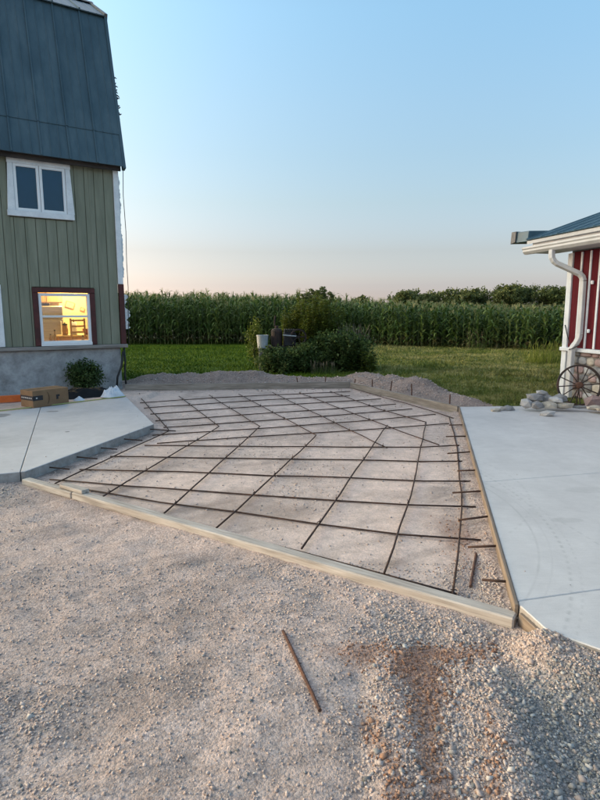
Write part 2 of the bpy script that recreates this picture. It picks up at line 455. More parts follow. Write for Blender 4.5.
M['bucket'] = surf('white_bucket', [(.3, (.30, .32, .33)), (.7, (.44, .46, .47))], scale=9, fine=40, fine_amt=.15, rough=.5)
M['old_iron'] = surf('old_iron', [(.3, (.020, .018, .018)), (.55, (.045, .030, .025)), (.75, (.085, .040, .028))], scale=7, fine=40, rough=.85, bstr=.3, bdist=.004)
M['dark_iron'] = surf('dark_iron', [(.3, (.012, .012, .014)), (.7, (.03, .03, .034))], scale=7, fine=40, rough=.6)
M['bark'] = surf('bark', [(.3, (.05, .04, .03)), (.7, (.10, .08, .06))], rough=.95)
M['corn'] = leafmat('corn_leaf', (.034, .066, .014), (.070, .122, .028), (.150, .205, .060), scale=.45, fine=5, trans=.30)
M['corn_dry'] = leafmat('corn_low_leaf', (.05, .06, .02), (.10, .10, .04), (.18, .15, .08), scale=.6, fine=6)
M['tassel'] = leafmat('corn_tassel', (.16, .17, .08), (.23, .23, .11), (.30, .28, .14), scale=1, fine=8)
M['stalk'] = leafmat('corn_stalk', (.04, .07, .02), (.07, .10, .03), (.11, .13, .05), scale=1, fine=8, trans=.1)
M['leaf_dark'] = leafmat('dark_leaf', (.026, .052, .014), (.056, .098, .028), (.105, .150, .048), scale=1.3, fine=12)
M['leaf_yellow'] = leafmat('yellow_green_leaf', (.080, .110, .014), (.150, .185, .026), (.225, .24, .045), scale=1.3, fine=12)
M['leaf_mid'] = leafmat('mid_green_leaf', (.038, .070, .018), (.078, .125, .034), (.135, .180, .058), scale=1.3, fine=12)
M['leaf_tree'] = leafmat('tree_leaf', (.058, .078, .020), (.095, .118, .034), (.145, .158, .052), scale=.18, fine=1.1, trans=.2)
M['plume'] = leafmat('dry_plume', (.17, .14, .09), (.25, .21, .14), (.33, .29, .20), scale=2, fine=14)
M['umbel'] = leafmat('seed_head', (.08, .11, .03), (.125, .155, .05), (.18, .20, .07), scale=2, fine=14)

def glassmat(name, refl_rough=.02, tint=(.95, .97, 1), base=.12, mult=1.4, rc=(1, 1, 1)):
    m, nt, b = start(name)
    gl = node(nt, 'ShaderNodeBsdfGlossy'); gl.inputs['Roughness'].default_value = refl_rough; gl.inputs[0].default_value = (*rc, 1)
    tr = node(nt, 'ShaderNodeBsdfTransparent'); tr.inputs[0].default_value = (*tint, 1)
    fr = node(nt, 'ShaderNodeFresnel', inp={'IOR': 1.5})
    f = math_(nt, 'ADD', math_(nt, 'MULTIPLY', fr.outputs[0], mult), base, clamp=True)
    mx = node(nt, 'ShaderNodeMixShader')
    nt.links.new(f, mx.inputs[0]); nt.links.new(tr.outputs[0], mx.inputs[1]); nt.links.new(gl.outputs[0], mx.inputs[2])
    nt.links.new(mx.outputs[0], nt.nodes['Material Output'].inputs[0])
    return m
M['glass'] = glassmat('window_glass', base=.03)
M['glass_up'] = glassmat('upper_window_glass', base=.0, mult=1.0, rc=(.62, .85, 1.0), tint=(.55, .72, .85))  # blue tint paints in the reflected colour of the upper sky
M['curtain'] = surf('curtain', [(.3, (.55, .52, .54)), (.7, (.72, .68, .70))], scale=8, rough=.9, stretch=(6, 6, .3))
M['dark_room'] = surf('dark_room', [(.3, (.02, .045, .08)), (.7, (.03, .06, .10))], rough=.9)  # dark blue painted in for the unlit rooms behind the panes
M['room_wall'] = surf('cream_wall', [(.3, (.58, .45, .27)), (.7, (.70, .57, .36))], scale=2, fine=14, fine_amt=.12, rough=.9)
M['cab_wood'] = surf('cabinet_wood', [(.3, (.30, .16, .06)), (.7, (.42, .24, .10))], scale=3, rough=.6, stretch=(8, 8, 1))
M['steel'] = surf('brushed_steel', [(.3, (.34, .31, .27)), (.7, (.46, .43, .38))], scale=2, rough=.38, metallic=.7, stretch=(1, 1, 14))
M['art'] = surf('wall_art', [(.3, (.50, .42, .28)), (.7, (.36, .30, .18))], scale=16, rough=.7)
M['pan'] = surf('dark_pan', [(.3, (.02, .018, .015)), (.7, (.045, .04, .035))], rough=.5)
M['red_glaze'] = surf('red_glaze', [(.3, (.25, .035, .015)), (.7, (.34, .06, .025))], rough=.3)
m, nt, b = start('lamp_glow'); M['bulb'] = m
b.inputs['Base Color'].default_value = (.9, .8, .6, 1)
b.inputs['Emission Color'].default_value = (1, .72, .36, 1); b.inputs['Emission Strength'].default_value = 6

# ================================================================== SETTING
# key plan points (metres; camera stands at the origin looking along +Y)
FB_A, FB_B, FB_C = (-3.588, 11.40), (1.066, 11.83), (2.50, 8.80)      # far form corners
SL = [(-3.10, 9.89), (-1.98, 7.45), (-2.62, 5.17), (-9.0, 2.6), (-9.0, 3.6), (-4.555, 8.37)]  # left slab outline
FRONT_A, FRONT_B = np.array((-2.556, 5.056)), np.array((1.10, 2.64))

def seg_dist(x, y, a, b_):
    ax, ay = a; bx, by = b_
    dx, dy = bx - ax, by - ay
    t = np.clip(((x - ax) * dx + (y - ay) * dy) / (dx * dx + dy * dy), 0, 1)
    return np.hypot(x - ax - t * dx, y - ay - t * dy)
def side(x, y, a, b_):
    """signed distance, positive to the left of a->b"""
    dx, dy = b_[0] - a[0], b_[1] - a[1]
    return ((y - a[1]) * dx - (x - a[0]) * dy) / math.hypot(dx, dy)
def pad_mask(x, y):
    """1 inside the formed pad"""
    s1 = side(x, y, FB_A, FB_B); s2 = side(x, y, FB_B, FB_C); s3 = side(x, y, (2.5, 8.8), (1.11, 2.67)); s4 = side(x, y, FRONT_B, FRONT_A)
    # interior is to the right of far forms when walking A->B->C->near
    d = np.minimum(np.minimum(-s1, -s2), np.minimum(-s3, -s4))
    return d
lawn_x = np.array([-60, -5, -3.6, 1.2, 2.2, 3.3, 5, 60.])
lawn_y = np.array([12.9, 12.9, 13.0, 13.0, 11.4, 9.45, 9.3, 9.3])
def lawn_edge(x): return np.interp(x, lawn_x, lawn_y)

def ground_z(x, y):
    pd = pad_mask(x, y)
    inp = sstep(-.05, .15, pd)
    z = (fbm(x * .9, y * .9, 4) - .5) * .05 + (fbm(x * 5, y * 5, 4) - .5) * .026 + (fbm(x * 16 + 5, y * 16, 3) - .5) * .012
    zin = (fbm(x * 3, y * 3, 3) - .5) * .010 + (fbm(x * 14, y * 14, 2) - .5) * .006
    z = z * (1 - inp) + zin * inp
    # wheel ruts and graded windrows in the foreground
    u = x * .93 + y * .36
    z = z + np.where(y < 4.6, -.012 * np.exp(-((x * .55 + y * .83 - 2.55 + .1 * np.sin(x * 3)) / .10) ** 2) + .012 * np.exp(-((x * .55 + y * .83 - 2.75) / .12) ** 2), 0)
    z = z + .02 * np.exp(-((x - .38 - .12 * (y - 2)) / .10) ** 2) * sstep(2.75, 2.2, y) - .012 * np.exp(-((x - .24 - .12 * (y - 2)) / .06) ** 2) * sstep(2.6, 2.1, y)
    z = z + .026 * np.exp(-((x - .78 - .16 * (y - 2)) / .11) ** 2) * sstep(2.8, 2.0, y) * (.7 + .6 * fbm(x * 4, y * 4, 2))
    z = z - .03 * sstep(.82, 1.05, x - .16 * (y - 2)) * sstep(2.25, 1.9, y)
    z = z + .02 * np.exp(-(((x - 1.33) / .28) ** 2 + ((y - 2.33) / .14) ** 2)) + .02 * np.exp(-(((x - 1.75) / .4) ** 2 + ((y - 1.9) / .16) ** 2))
    z = z + .082 * np.exp(-(np.maximum(0, seg_dist(x, y, (1.20, 2.36), (4.6, -.70)) - .04) / .11) ** 2) * (.75 + .5 * fbm(x * 7, y * 7, 3))
    z = z + .06 * np.exp(-(((x - 1.12) / .10) ** 2 + ((y - 2.45) / .10) ** 2))
    ed = -side(x, y, (2.5, 8.8), (1.11, 2.67))
    z = z + .032 * sstep(.22, .03, ed) * (ed > -.1) * (y > 2.7) * (y < 8.8) * (.5 + fbm(x * 6, y * 6, 3))
    # darker gravel shoulder beside the left slab
    z = z + .05 * np.exp(-(((x + 3.05) / .35) ** 2 + ((y - 4.72) / .25) ** 2)) * (.6 + .8 * fbm(x * 6, y * 6, 2))
    # strip between left slab and house
    s5 = side(x, y, SL[5], SL[0])
    z = z + .075 * sstep(.0, .12, s5) * sstep(11.2, 10.6, y - (x + 3.1) * .2) * (x < -2.8) * (y > 7)
    # mounds behind the far forms
    out1 = sstep(.10, .55, side(x, y, FB_A, FB_B)); out2 = sstep(.08, .5, side(x, y, FB_B, FB_C))
    wob = .45 + .75 * fbm(x * 1.7 + 3, y * 1.7, 4) + .35 * fbm(x * 7, y * 7, 3)
    m1 = .24 * np.exp(-((y - 12.75 - .1 * (x + 1)) / .55) ** 2) * sstep(-4.3, -3.2, x) * sstep(.3, -1.1, x) * wob
    m1 = m1 + .12 * np.exp(-((y - 12.7) / .5) ** 2) * sstep(-1.2, .2, x) * sstep(2.2, 1.2, x) * wob
    px, py = 2.05, 11.75; qx, qy = 3.15, 9.75
    m2 = .225 * np.exp(-(seg_dist(x, y, (1.65, 12.8), (2.25, 11.4)) / .70) ** 2) * wob + .09 * np.exp(-(seg_dist(x, y, (2.4, 11.0), (2.95, 9.95)) / .34) ** 2) * wob
    z = z + np.maximum(m1 * np.maximum(out1, 0), m2 * np.maximum(out2, 0) * sstep(-.2, .3, out1 + out2))
    # sink under the lawn further away
    z = z - .12 * sstep(.7, 1.6, y - lawn_edge(x))
    return z

# -- wide base sheet to the horizon
o = MB().add([(-1500, -1500, -.35), (1500, -1500, -.35), (1500, 1500, -.35), (-1500, 1500, -.35)], [(0, 1, 2, 3)]).build('ground', M['soil'], fix=False)
tag(o, kind='structure')

# -- gravel sheet
gx = np.concatenate([np.linspace(-14, -5, 30)[:-1], np.arange(-5, 4.4, .032), np.linspace(4.4, 14, 32)[1:]])
gy = np.concatenate([np.linspace(-8, .9, 40)[:-1], np.arange(.9, 5.6, .028), np.arange(5.6, 15.2, .05)])
GX, GY = np.meshgrid(gx, gy)
GZ = ground_z(GX, GY)
nx, ny = len(gx), len(gy)
V = np.stack([GX.ravel(), GY.ravel(), GZ.ravel()], 1)
ii = (np.arange(ny - 1)[:, None] * nx + np.arange(nx - 1)[None, :]).ravel()
F = np.stack([ii, ii + 1, ii + nx + 1, ii + nx], 1)
me = mesh('gravel_ground', V, F, M['gravel'], smooth=True)
dust = np.array((.48, .355, .298)); pinkdust = np.array((.63, .465, .38)); greyg = np.array((.37, .29, .25)); clay = np.array((.25, .12, .072)); moundc = np.array((.25, .18, .148))
x, y = V[:, 0], V[:, 1]
pd = pad_mask(x, y)
def gravelness(x, y):
    """0 packed dust .. 1 loose gravel"""
    a = fbm(x * 1.3 + 4, y * 1.3 + 7, 4)
    g = sstep(.52, .74, a) * .36
    g = np.maximum(g, sstep(2.35, 1.75, y) * sstep(.36, .60, fbm(x * 2.2, y * 2.2, 3)) * .75)
    g = np.maximum(g, sstep(.10, .45, x - .12 * (y - 2)) * sstep(3.0, 2.5, y + .25 * x - .25) * .95)
    edge = -side(x, y, (2.5, 8.8), (1.11, 2.67))
    g = np.maximum(g, sstep(.42, .08, edge) * (edge > -.02) * (y > 2.5) * .85)
    g = np.maximum(g, sstep(.38, .1, -side(x, y, FRONT_A, FRONT_B)) * (x > -.2) * (pad_mask(x, y) < .02) * (y > 1.5) * .5 * sstep(-.2, 1.0, x))
    g = np.maximum(g, sstep(.28, .05, seg_dist(x, y, (-2.62, 5.17), (-1.98, 7.45))) * .9)
    g = np.maximum(g, np.exp(-(((x + 2.9) / .5) ** 2 + ((y - 4.6) / .45) ** 2)))
    return np.clip(g, 0, 1)
def claymask(x, y):
    x = x + .22 * (fbm(x * 3 + 1, y * 3, 3) - .5); y = y + .2 * (fbm(x * 3 + 8, y * 3 + 5, 3) - .5)
    cl = 1.2 * np.exp(-(((x - .585 - .12 * (y - 2.3)) / .09) ** 2 + ((y - 2.30) / .17) ** 2)) + 1.2 * np.exp(-(((x - .72 + .5 * (y - 2.47)) / .12) ** 2 + ((y - 2.47) / .055) ** 2)) + .7 * np.exp(-(((x - .30) / .15) ** 2 + ((y - 2.42) / .09) ** 2)) \
       + .45 * np.exp(-((x - .31 - .10 * (y - 1.9)) / .04) ** 2) * sstep(2.15, 1.9, y) + .5 * np.exp(-((x - .50 - .12 * (y - 2)) / .055) ** 2) * sstep(2.3, 2.0, y) + .3 * np.exp(-((x - .72 - .16 * (y - 2)) / .03) ** 2) * sstep(2.1, 1.9, y) + .45 * np.exp(-(((x - 1.12) / .16) ** 2 + ((y - 3.8) / .4) ** 2))
    return np.clip(cl * (.5 + 1.5 * fbm(x * 9, y * 9, 3)), 0, 1)
def greymask(x, y):
    a = sstep(.80, .92, x - .16 * (y - 2) + .06 * (fbm(x * 6, y * 6, 3) - .5)) * sstep(2.42, 2.1, y)
    a = np.maximum(a, .75 * sstep(2.0, 1.75, y) * sstep(.2, -.2, x) * sstep(.45, .6, fbm(x * 2.2, y * 2.2, 3)))
    a = np.maximum(a, .9 * np.exp(-(((x + 3.0) / .5) ** 2 + ((y - 4.7) / .35) ** 2)))
    return np.clip(a, 0, 1)
gr = gravelness(x, y)
lf = fbm(x * .7 + 2, y * .7, 4)[:, None]
col = dust * (.80 + .40 * lf)
inp = sstep(0, .2, pd)[:, None]
col = col * (1 - inp) + inp * (pinkdust * (.82 + .40 * fbm(x * 1.1, y * 1.1 + 8, 4)[:, None]))
dk = (sstep(.52, .72, fbm(x * 2.3 + 11, y * 2.3, 4)) * .16 + sstep(.55, .7, fbm(x * 1.2 + y * .9 + 3, y * 5.5 - x * 3, 4)) * .24 * (y < 5))[:, None]
col = col * (1 - dk)
col = col * (1 - gr[:, None] * .7) + greyg * gr[:, None] * .7
dp = (sstep(.54, .70, fbm(x * 1.9 + 31, y * 1.9 + 4, 4)) * .30 * inp[:, 0] + .30 * np.exp(-(((x - 1.25) / .16) ** 2 + ((y - 4.1) / .3) ** 2)) + .22 * np.exp(-(((x + .25) / .5) ** 2 + ((y - 4.4) / .3) ** 2)))[:, None]
col = col * (1 - dp) + np.array((.17, .115, .085)) * dp
gm = greymask(x, y)[:, None] * .85
col = col * (1 - gm) + np.array((.20, .19, .185)) * gm
sl_ = (sstep(.22, .05, seg_dist(x, y, (-2.58, 5.25), (-1.95, 7.45))) * sstep(.3, .6, fbm(x * 5, y * 5, 3)))[:, None] * .7
col = col * (1 - sl_) + np.array((.085, .07, .058)) * sl_
cl = claymask(x, y)[:, None] * .95
col = col * (1 - cl) + clay * cl
mo = sstep(.05, .3, np.maximum(side(x, y, FB_A, FB_B), np.where(x > 1, side(x, y, FB_B, FB_C), -1)))[:, None]
col = col * (1 - mo) + mo * moundc * (.75 + .5 * fbm(x * 4, y * 4, 3)[:, None])
ca = me.color_attributes.new('albedo', 'FLOAT_COLOR', 'POINT')
loose = np.clip(.62 + .38 * gr + .3 * mo[:, 0] - .34 * inp[:, 0], 0, 1)[:, None]
ca.data.foreach_set('color', np.concatenate([col, loose], 1).astype(np.float32).ravel())
gravel_ground = tag(link('gravel_ground', me), kind='structure')

# -- stones: merged numpy polyhedra
ICO_V = np.array([(x_, y_, z_) for x_ in (-1, 1) for y_ in (-1, 1) for z_ in (-1, 1)], float) * .60
_q = [(0, 1, 3, 2), (4, 6, 7, 5), (0, 4, 5, 1), (2, 3, 7, 6), (0, 2, 6, 4), (1, 5, 7, 3)]
ICO_F = np.array([t for a_, b_, c_, d_ in _q for t in ((a_, b_, c_), (a_, c_, d_))])
NV = 8
def rotmats(n, r):
    q = r.normal(size=(n, 4)); q /= np.linalg.norm(q, axis=1)[:, None]
    w, x, y, z = q.T
    return np.stack([np.stack([1 - 2 * (y * y + z * z), 2 * (x * y - z * w), 2 * (x * z + y * w)], 1), np.stack([2 * (x * y + z * w), 1 - 2 * (x * x + z * z), 2 * (y * z - x * w)], 1), np.stack([2 * (x * z - y * w), 2 * (y * z + x * w), 1 - 2 * (x * x + y * y)], 1)], 1)
def stones_mesh(px, py, pz, size, r):
    n = len(px)
    V = ICO_V[None] * (1 + r.uniform(-.42, .30, (n, NV, 1))) + r.uniform(-.22, .22, (n, NV, 3))
    sc = np.stack([r.uniform(.75, 1.3, n), r.uniform(.6, 1.0, n), r.uniform(.42, .8, n)], 1)
    V = V * sc[:, None] * size[:, None, None] * .5
    a = r.uniform(0, 2 * math.pi, n); ti = r.normal(0, .5, n)
    ca, sa, ct, st = np.cos(a), np.sin(a), np.cos(ti), np.sin(ti)
    X, Y, Z = V[..., 0], V[..., 1], V[..., 2]
    Y, Z = Y * ct[:, None] - Z * st[:, None], Y * st[:, None] + Z * ct[:, None]
    X, Y = X * ca[:, None] - Y * sa[:, None], X * sa[:, None] + Y * ca[:, None]
    V = np.stack([X + px[:, None], Y + py[:, None], Z + (pz + size * .10)[:, None]], 2).reshape(-1, 3)
    F = (ICO_F[None] + (np.arange(n) * NV)[:, None, None]).reshape(-1, 3)
    return V, F
r1 = np.random.default_rng(21)
def blocked(x, y):
    """inside slabs or boards"""
    inr = (side(x, y, (2.5, 8.8), (1.11, 2.67)) > -.03) & (side(x, y, (1.11, 2.67), (4.5, -.6)) > .10) & (y < 8.9) & (side(x, y, (1.11, 2.67), (1.16, 2.44)) > -.05)
    inl = (side(x, y, SL[0], SL[1]) < .03) & (side(x, y, SL[1], SL[2]) < .03) & (side(x, y, SL[2], SL[3]) < .02) & (side(x, y, SL[5], SL[0]) < 0)
    fb = seg_dist(x, y, FRONT_A, FRONT_B); 
    return inr | inl | (fb < .055) | (seg_dist(x, y, FB_A, FB_B) < .05) | (seg_dist(x, y, FB_B, FB_C) < .05)
def scatter(n, x0, x1, y0, y1, dens, s0, s1, power, r):
    px = r.uniform(x0, x1, n); py = r.uniform(y0, y1, n)
    keep = (r.random(n) < dens(px, py)) & ~blocked(px, py)
    px, py = px[keep], py[keep]
    size = s0 + (s1 - s0) * r.random(len(px)) ** power
    return px, py, ground_z(px, py), size
parts = [scatter(150000, -2.2, 2.0, 1.2, 3.4, lambda x, y: .13 + .87 * gravelness(x, y) * (1 - .75 * claymask(x, y)), .004, .019, 2.2, r1),
         scatter(11000, -1.6, 1.8, 1.2, 3.2, lambda x, y: .012 + .9 * gravelness(x, y) ** 1.4 * (1 - .9 * claymask(x, y)), .013, .032, 1.9, r1),
         scatter(46000, -4.2, 2.6, 3.2, 8.8, lambda x, y: .07 + .9 * gravelness(x, y), .006, .025, 2.2, r1),
         scatter(5000, -4.6, 3.7, 11.2, 13.8, lambda x, y: .25 + .5 * (ground_z(x, y) > .05), .012, .06, 2.2, r1),
         scatter(2600, 1.2, 3.7, 9.3, 12.6, lambda x, y: .25 + .6 * (ground_z(x, y) > .05), .012, .05, 2.2, r1),
         scatter(1500, -3.4, -2.6, 4.4, 5.1, lambda x, y: np.exp(-(((x + 3.05) / .35) ** 2 + ((y - 4.72) / .25) ** 2)), .012, .035, 1.5, r1)]
ns = 2600
qx = r1.uniform(1.15, 4.2, ns); qy = r1.uniform(-.3, 8.8, ns)
d1 = seg_dist(qx, qy, (1.18, 2.45), (4.6, -.58)); d2 = seg_dist(qx, qy, (1.14, 2.7), (2.56, 8.84))
ok = (r1.random(ns) < .9 * np.exp(-d1 / .09) + .10 * np.exp(-d2 / .12) + .012) & (side(qx, qy, (1.13, 2.69), (2.56, 8.84)) < -.02) & (side(qx, qy, (1.18, 2.47), (4.6, -.58)) > .02)
parts.append((qx[ok], qy[ok], np.full(ok.sum(), .1), .004 + .014 * r1.random(ok.sum()) ** 2))
qx = r1.uniform(-4.2, -2.0, 900); qy = r1.uniform(5.2, 9.4, 900)
d1 = np.minimum(seg_dist(qx, qy, SL[1], SL[2]), seg_dist(qx, qy, SL[0], SL[1]))
ok = (r1.random(900) < .35 * np.exp(-d1 / .10) + .02) & (side(qx, qy, SL[0], SL[1]) < -.02) & (side(qx, qy, SL[1], SL[2]) < -.02) & (side(qx, qy, SL[5], SL[0]) < -.05)
parts.append((qx[ok], qy[ok], np.full(ok.sum(), .1), .006 + .016 * r1.random(ok.sum()) ** 2))
P = [np.concatenate(a) for a in zip(*parts)]
isc = r1.random(len(P[0])) < 2.2 * claymask(P[0], P[1])
V, F = stones_mesh(*[a[isc] for a in P], r1)
o = link('clay_gravel', mesh('clay_gravel', V, F, M['stone_clay']))
tag(o, 'loose reddish clay coated stone in brown streaks on the yard', 'gravel', kind='stuff')
P = [a[~isc] for a in P]
isg = r1.random(len(P[0])) < .05 * (pad_mask(P[0], P[1]) < 0) + .02 + .86 * greymask(P[0], P[1])
V, F = stones_mesh(*[a[~isg] for a in P], r1)
o = link('loose_gravel', mesh('loose_gravel', V, F, M['stone']))
tag(o, 'loose tan and pink crushed stone scattered over the packed dirt yard', 'gravel', kind='stuff')
V, F = stones_mesh(*[a[isg] for a in P], r1)
o = link('grey_gravel', mesh('grey_gravel', V, F, M['stone_grey']))
tag(o, 'loose dark grey crushed stone lying in drifts on the dirt yard', 'gravel', kind='stuff')
# the largest stones one by one, parts of the gravel sheet
px, py, pz, size = scatter(1000, -1.3, 1.5, 1.35, 3.2, lambda x, y: gravelness(x, y) ** 1.6 * (1 - .8 * claymask(x, y)), .024, .042, 1.8, r1)
order = np.argsort(-size / py)[:280]
protos = []
for k in range(14):
    V, F = stones_mesh(np.zeros(1), np.zeros(1), np.zeros(1) - .16, np.ones(1), r1)
    protos.append(mesh('stone', V, F, M['stone_grey'] if k % 4 == 0 else M['stone']))
_single = []
for k, mtl in enumerate([(.42, .35, .31), (.30, .27, .25), (.46, .385, .34), (.22, .205, .195), (.39, .30, .26), (.48, .43, .39), (.35, .28, .245)]):
    _single.append(surf('pebble', [(.3, tuple(v * .85 for v in mtl)), (.7, tuple(v * 1.1 for v in mtl))], scale=40, fine=160, fine_amt=.2, rough=.88, bstr=.4, bdist=.002))
for k, p_ in enumerate(protos):
    p_.materials.clear(); p_.materials.append(_single[k % 7])
for j, i in enumerate(order):
    o = link('stone', protos[j % 14], gravel_ground, (px[i], py[i], pz[i] + size[i] * .14), (random.uniform(-.3, .3), random.uniform(-.3, .3), random.uniform(0, 6.28)))
    o.scale = (size[i],) * 3

# -- lawn
lx = np.concatenate([np.linspace(-60, -8, 40)[:-1], np.arange(-8, 9, .16), np.linspace(9, 60, 40)[1:]])
ly = np.concatenate([np.arange(8.6, 16, .14), np.linspace(16, 34, 70)[1:]])
def lawn_z(x, y):
    e = y - lawn_edge(x) + (fbm(x * 2.5, y * 2.5, 3) - .5) * .7
    z = .035 + (fbm(x * .5, y * .5, 3) - .5) * .06 + (fbm(x * 3, y * 3, 2) - .5) * .03
    return z * sstep(-.05, .25, e) - .16 * sstep(.15, -.2, e)
LX, LY = np.meshgrid(lx, ly)
V = np.stack([LX.ravel(), LY.ravel(), lawn_z(LX, LY).ravel()], 1)
ii = (np.arange(len(ly) - 1)[:, None] * len(lx) + np.arange(len(lx) - 1)[None, :]).ravel()
F = np.stack([ii, ii + 1, ii + len(lx) + 1, ii + len(lx)], 1)
tag(link('lawn', mesh('lawn', V, F, M['lawn'], smooth=True)), kind='structure')

def blades(px, py, pz, h, w, lean, r):
    n = len(px)
    a = r.uniform(0, 2 * math.pi, n)
    dx, dy = np.cos(a) * w / 2, np.sin(a) * w / 2
    la = r.uniform(0, 2 * math.pi, n); lx_, ly_ = np.cos(la) * lean * h, np.sin(la) * lean * h
    V = np.stack([np.stack([px - dx, py - dy, pz], 1), np.stack([px + dx, py + dy, pz], 1), np.stack([px + lx_, py + ly_, pz + h], 1)], 1).reshape(-1, 3)
    return V, np.arange(3 * n).reshape(-1, 3)
r2 = np.random.default_rng(5)
n = 210000
py = 8.9 + 17 * r2.random(n) ** 1.5; px = r2.uniform(-.62, .66, n) * (py + 2)
e = py - lawn_edge(px)
tall = sstep(.62, .8, fbm(px * .8 + 9, py * .8, 3)) * (px > 1.5)
keep = (e > -.05 + .25 * r2.random(n)) & (ground_z(px, py) < lawn_z(px, py) + .005)
px, py, tall = px[keep], py[keep], tall[keep]
h = r2.uniform(.025, .075, len(px)) * (1 + 1.1 * tall) * (1 + .02 * (py - 9))
V, F = blades(px, py, lawn_z(px, py) - .01, h, .010 + .0007 * py, .5, r2)
tag(link('lawn_grass', mesh('lawn_grass', V, F, M['blade'])), 'short mown lawn grass between the yard and the corn', 'grass', kind='stuff')

# -- concrete pavements: panels parted by control joints
TOP = .10
def panel(parent, poly, mat, bev=.005):
    o = MB().prism(poly, -.12, TOP).build('slab_panel', mat, parent, bevel=bev)
    return o
pv = tag(empty('concrete_pavement'), kind='structure')
j = .0022
def edge_r(y):
    t = (y - 2.692) / (8.83 - 2.692); return 1.135 + t * (2.56 - 1.135)
# joint lines of the right slab (slightly askew), and what lies between them
JA = [(edge_r(2.745), 2.745), (9, 4.70)]
JB = [(edge_r(4.827), 4.827), (9, 6.62)]
def off(line, d): return [(a, b_ + d) for a, b_ in line]
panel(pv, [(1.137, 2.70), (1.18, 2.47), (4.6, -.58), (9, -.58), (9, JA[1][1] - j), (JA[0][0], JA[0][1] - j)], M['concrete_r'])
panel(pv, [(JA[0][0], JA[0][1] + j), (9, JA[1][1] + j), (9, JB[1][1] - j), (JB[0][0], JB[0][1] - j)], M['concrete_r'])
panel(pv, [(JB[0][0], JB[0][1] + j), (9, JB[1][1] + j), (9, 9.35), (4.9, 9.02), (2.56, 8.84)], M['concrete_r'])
pv2 = tag(empty('concrete_walk'), kind='structure')
Jb, Jf = (-4.136, 8.807), (-2.66, 5.153)
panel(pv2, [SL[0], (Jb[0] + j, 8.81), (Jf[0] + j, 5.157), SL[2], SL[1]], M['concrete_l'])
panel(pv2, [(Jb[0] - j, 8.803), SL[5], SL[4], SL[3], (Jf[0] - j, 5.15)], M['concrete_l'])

# ================================================================== HOUSE (green barn-like house)
HA = R(32.3)
house = empty('barn_house', (-3.70, 11.6, 0), HA)
tag(house, 'green board sided house with steep dark blue metal gambrel roof', 'house')
HL = -6.0                                   # left end of the wall
HD = 3.7                                    # depth
WIN = [(-1.60, -.47, .955, 2.07), (-1.88, -.80, 3.32, 4.34), (-3.25, -2.12, .955, 2.09)]   # openings incl. casing
# foundation and sill
MB().box(HL, .0, .02, HD, -.12, .875).build('foundation', M['foundation'], house, bevel=.02)
boxo('sill_board', HL - .05, .13, -.075, .10, .875, .945, M['sill_wood'], house, .008)
# wall core with openings (behind the boards)
def wall_with_holes(x0, x1, z0, z1, holes, y0, y1):
    mb = MB()
    xs = sorted({x0, x1, *[h[0] for h in holes], *[h[1] for h in holes]})
    zs = sorted({z0, z1, *[h[2] for h in holes], *[h[3] for h in holes]})
    for i in range(len(xs) - 1):
        for k in range(len(zs) - 1):
            cx, cz = (xs[i] + xs[i + 1]) / 2, (zs[k] + zs[k + 1]) / 2
            if any(h[0] < cx < h[1] and h[2] < cz < h[3] for h in holes): continue
            mb.box(xs[i], xs[i + 1], y0, y1, zs[k], zs[k + 1])
    return mb
HOLE = [(-1.50, -.57, .99, 1.97), (-1.78, -.90, 3.42, 4.27), (-3.15, -2.22, 1.03, 1.99)]
wall_with_holes(HL, -.02, .945, 4.60, HOLE, .022, .13).build('wall', M['groove'], house, fix=True)
# siding boards, each its own piece, cut round the windows
bw = .182
xr = 0.0
k = 0
while xr > HL + .05:
    x1 = xr - .004; x0 = max(xr - bw + .004, HL)
    cuts = [(w0, w1, z0, z1) for (w0, w1, z0, z1) in WIN if w0 < x1 and w1 > x0]
    xs = sorted({x0, x1, *[v for w0, w1, _, _ in cuts for v in (w0, w1) if x0 + .006 < v < x1 - .006]})
    for a, b_ in zip(xs[:-1], xs[1:]):
        mid = (a + b_) / 2
        spans = [(.947, 4.52)]
        for w0, w1, z0, z1 in cuts:
            if w0 < mid < w1:
                ns = []
                for s0, s1 in spans:
                    if s0 < z0: ns.append((s0, min(s1, z0)))
                    if s1 > z1: ns.append((max(s0, z1), s1))
                spans = ns
        for s0, s1 in spans:
            if s1 - s0 > .03: boxo('siding_board', a, b_, 0, .02, s0 + .001, s1 - .001, M['siding'], house, .005)
    xr -= bw
# gable end and back wall
prof = [(.14, -.1), (HD, -.1), (HD, 4.6), (2.93, 7.25), (1.85, 7.95), (.77, 7.25), (.14, 4.9)]
V = [(-.02, a, z) for a, z in prof] + [(-.12, a, z) for a, z in prof]
n = len(prof)
MB().add(V, [tuple(range(n)), tuple(range(n, 2 * n))[::-1]] + [(i, n + i, n + (i + 1) % n, (i + 1) % n) for i in range(n)]).build('gable_wall', M['siding'], house)
V = [(HL + .02, a, z) for a, z in prof] + [(HL + .12, a, z) for a, z in prof]
MB().add(V, [tuple(range(n)), tuple(range(n, 2 * n))[::-1]] + [(i, n + i, n + (i + 1) % n, (i + 1) % n) for i in range(n)]).build('gable_wall', M['siding'], house)
boxo('back_wall', HL + .13, -.13, HD - .12, HD - .02, .9, 4.6, M['siding'], house)
# corner trim
boxo('corner_trim', .004, .105, -.028, .06, 2.16, 4.40, M['trim_white'], house)
boxo('corner_trim', .012, .112, -.028, .06, .948, 2.158, M['trim_red'], house)
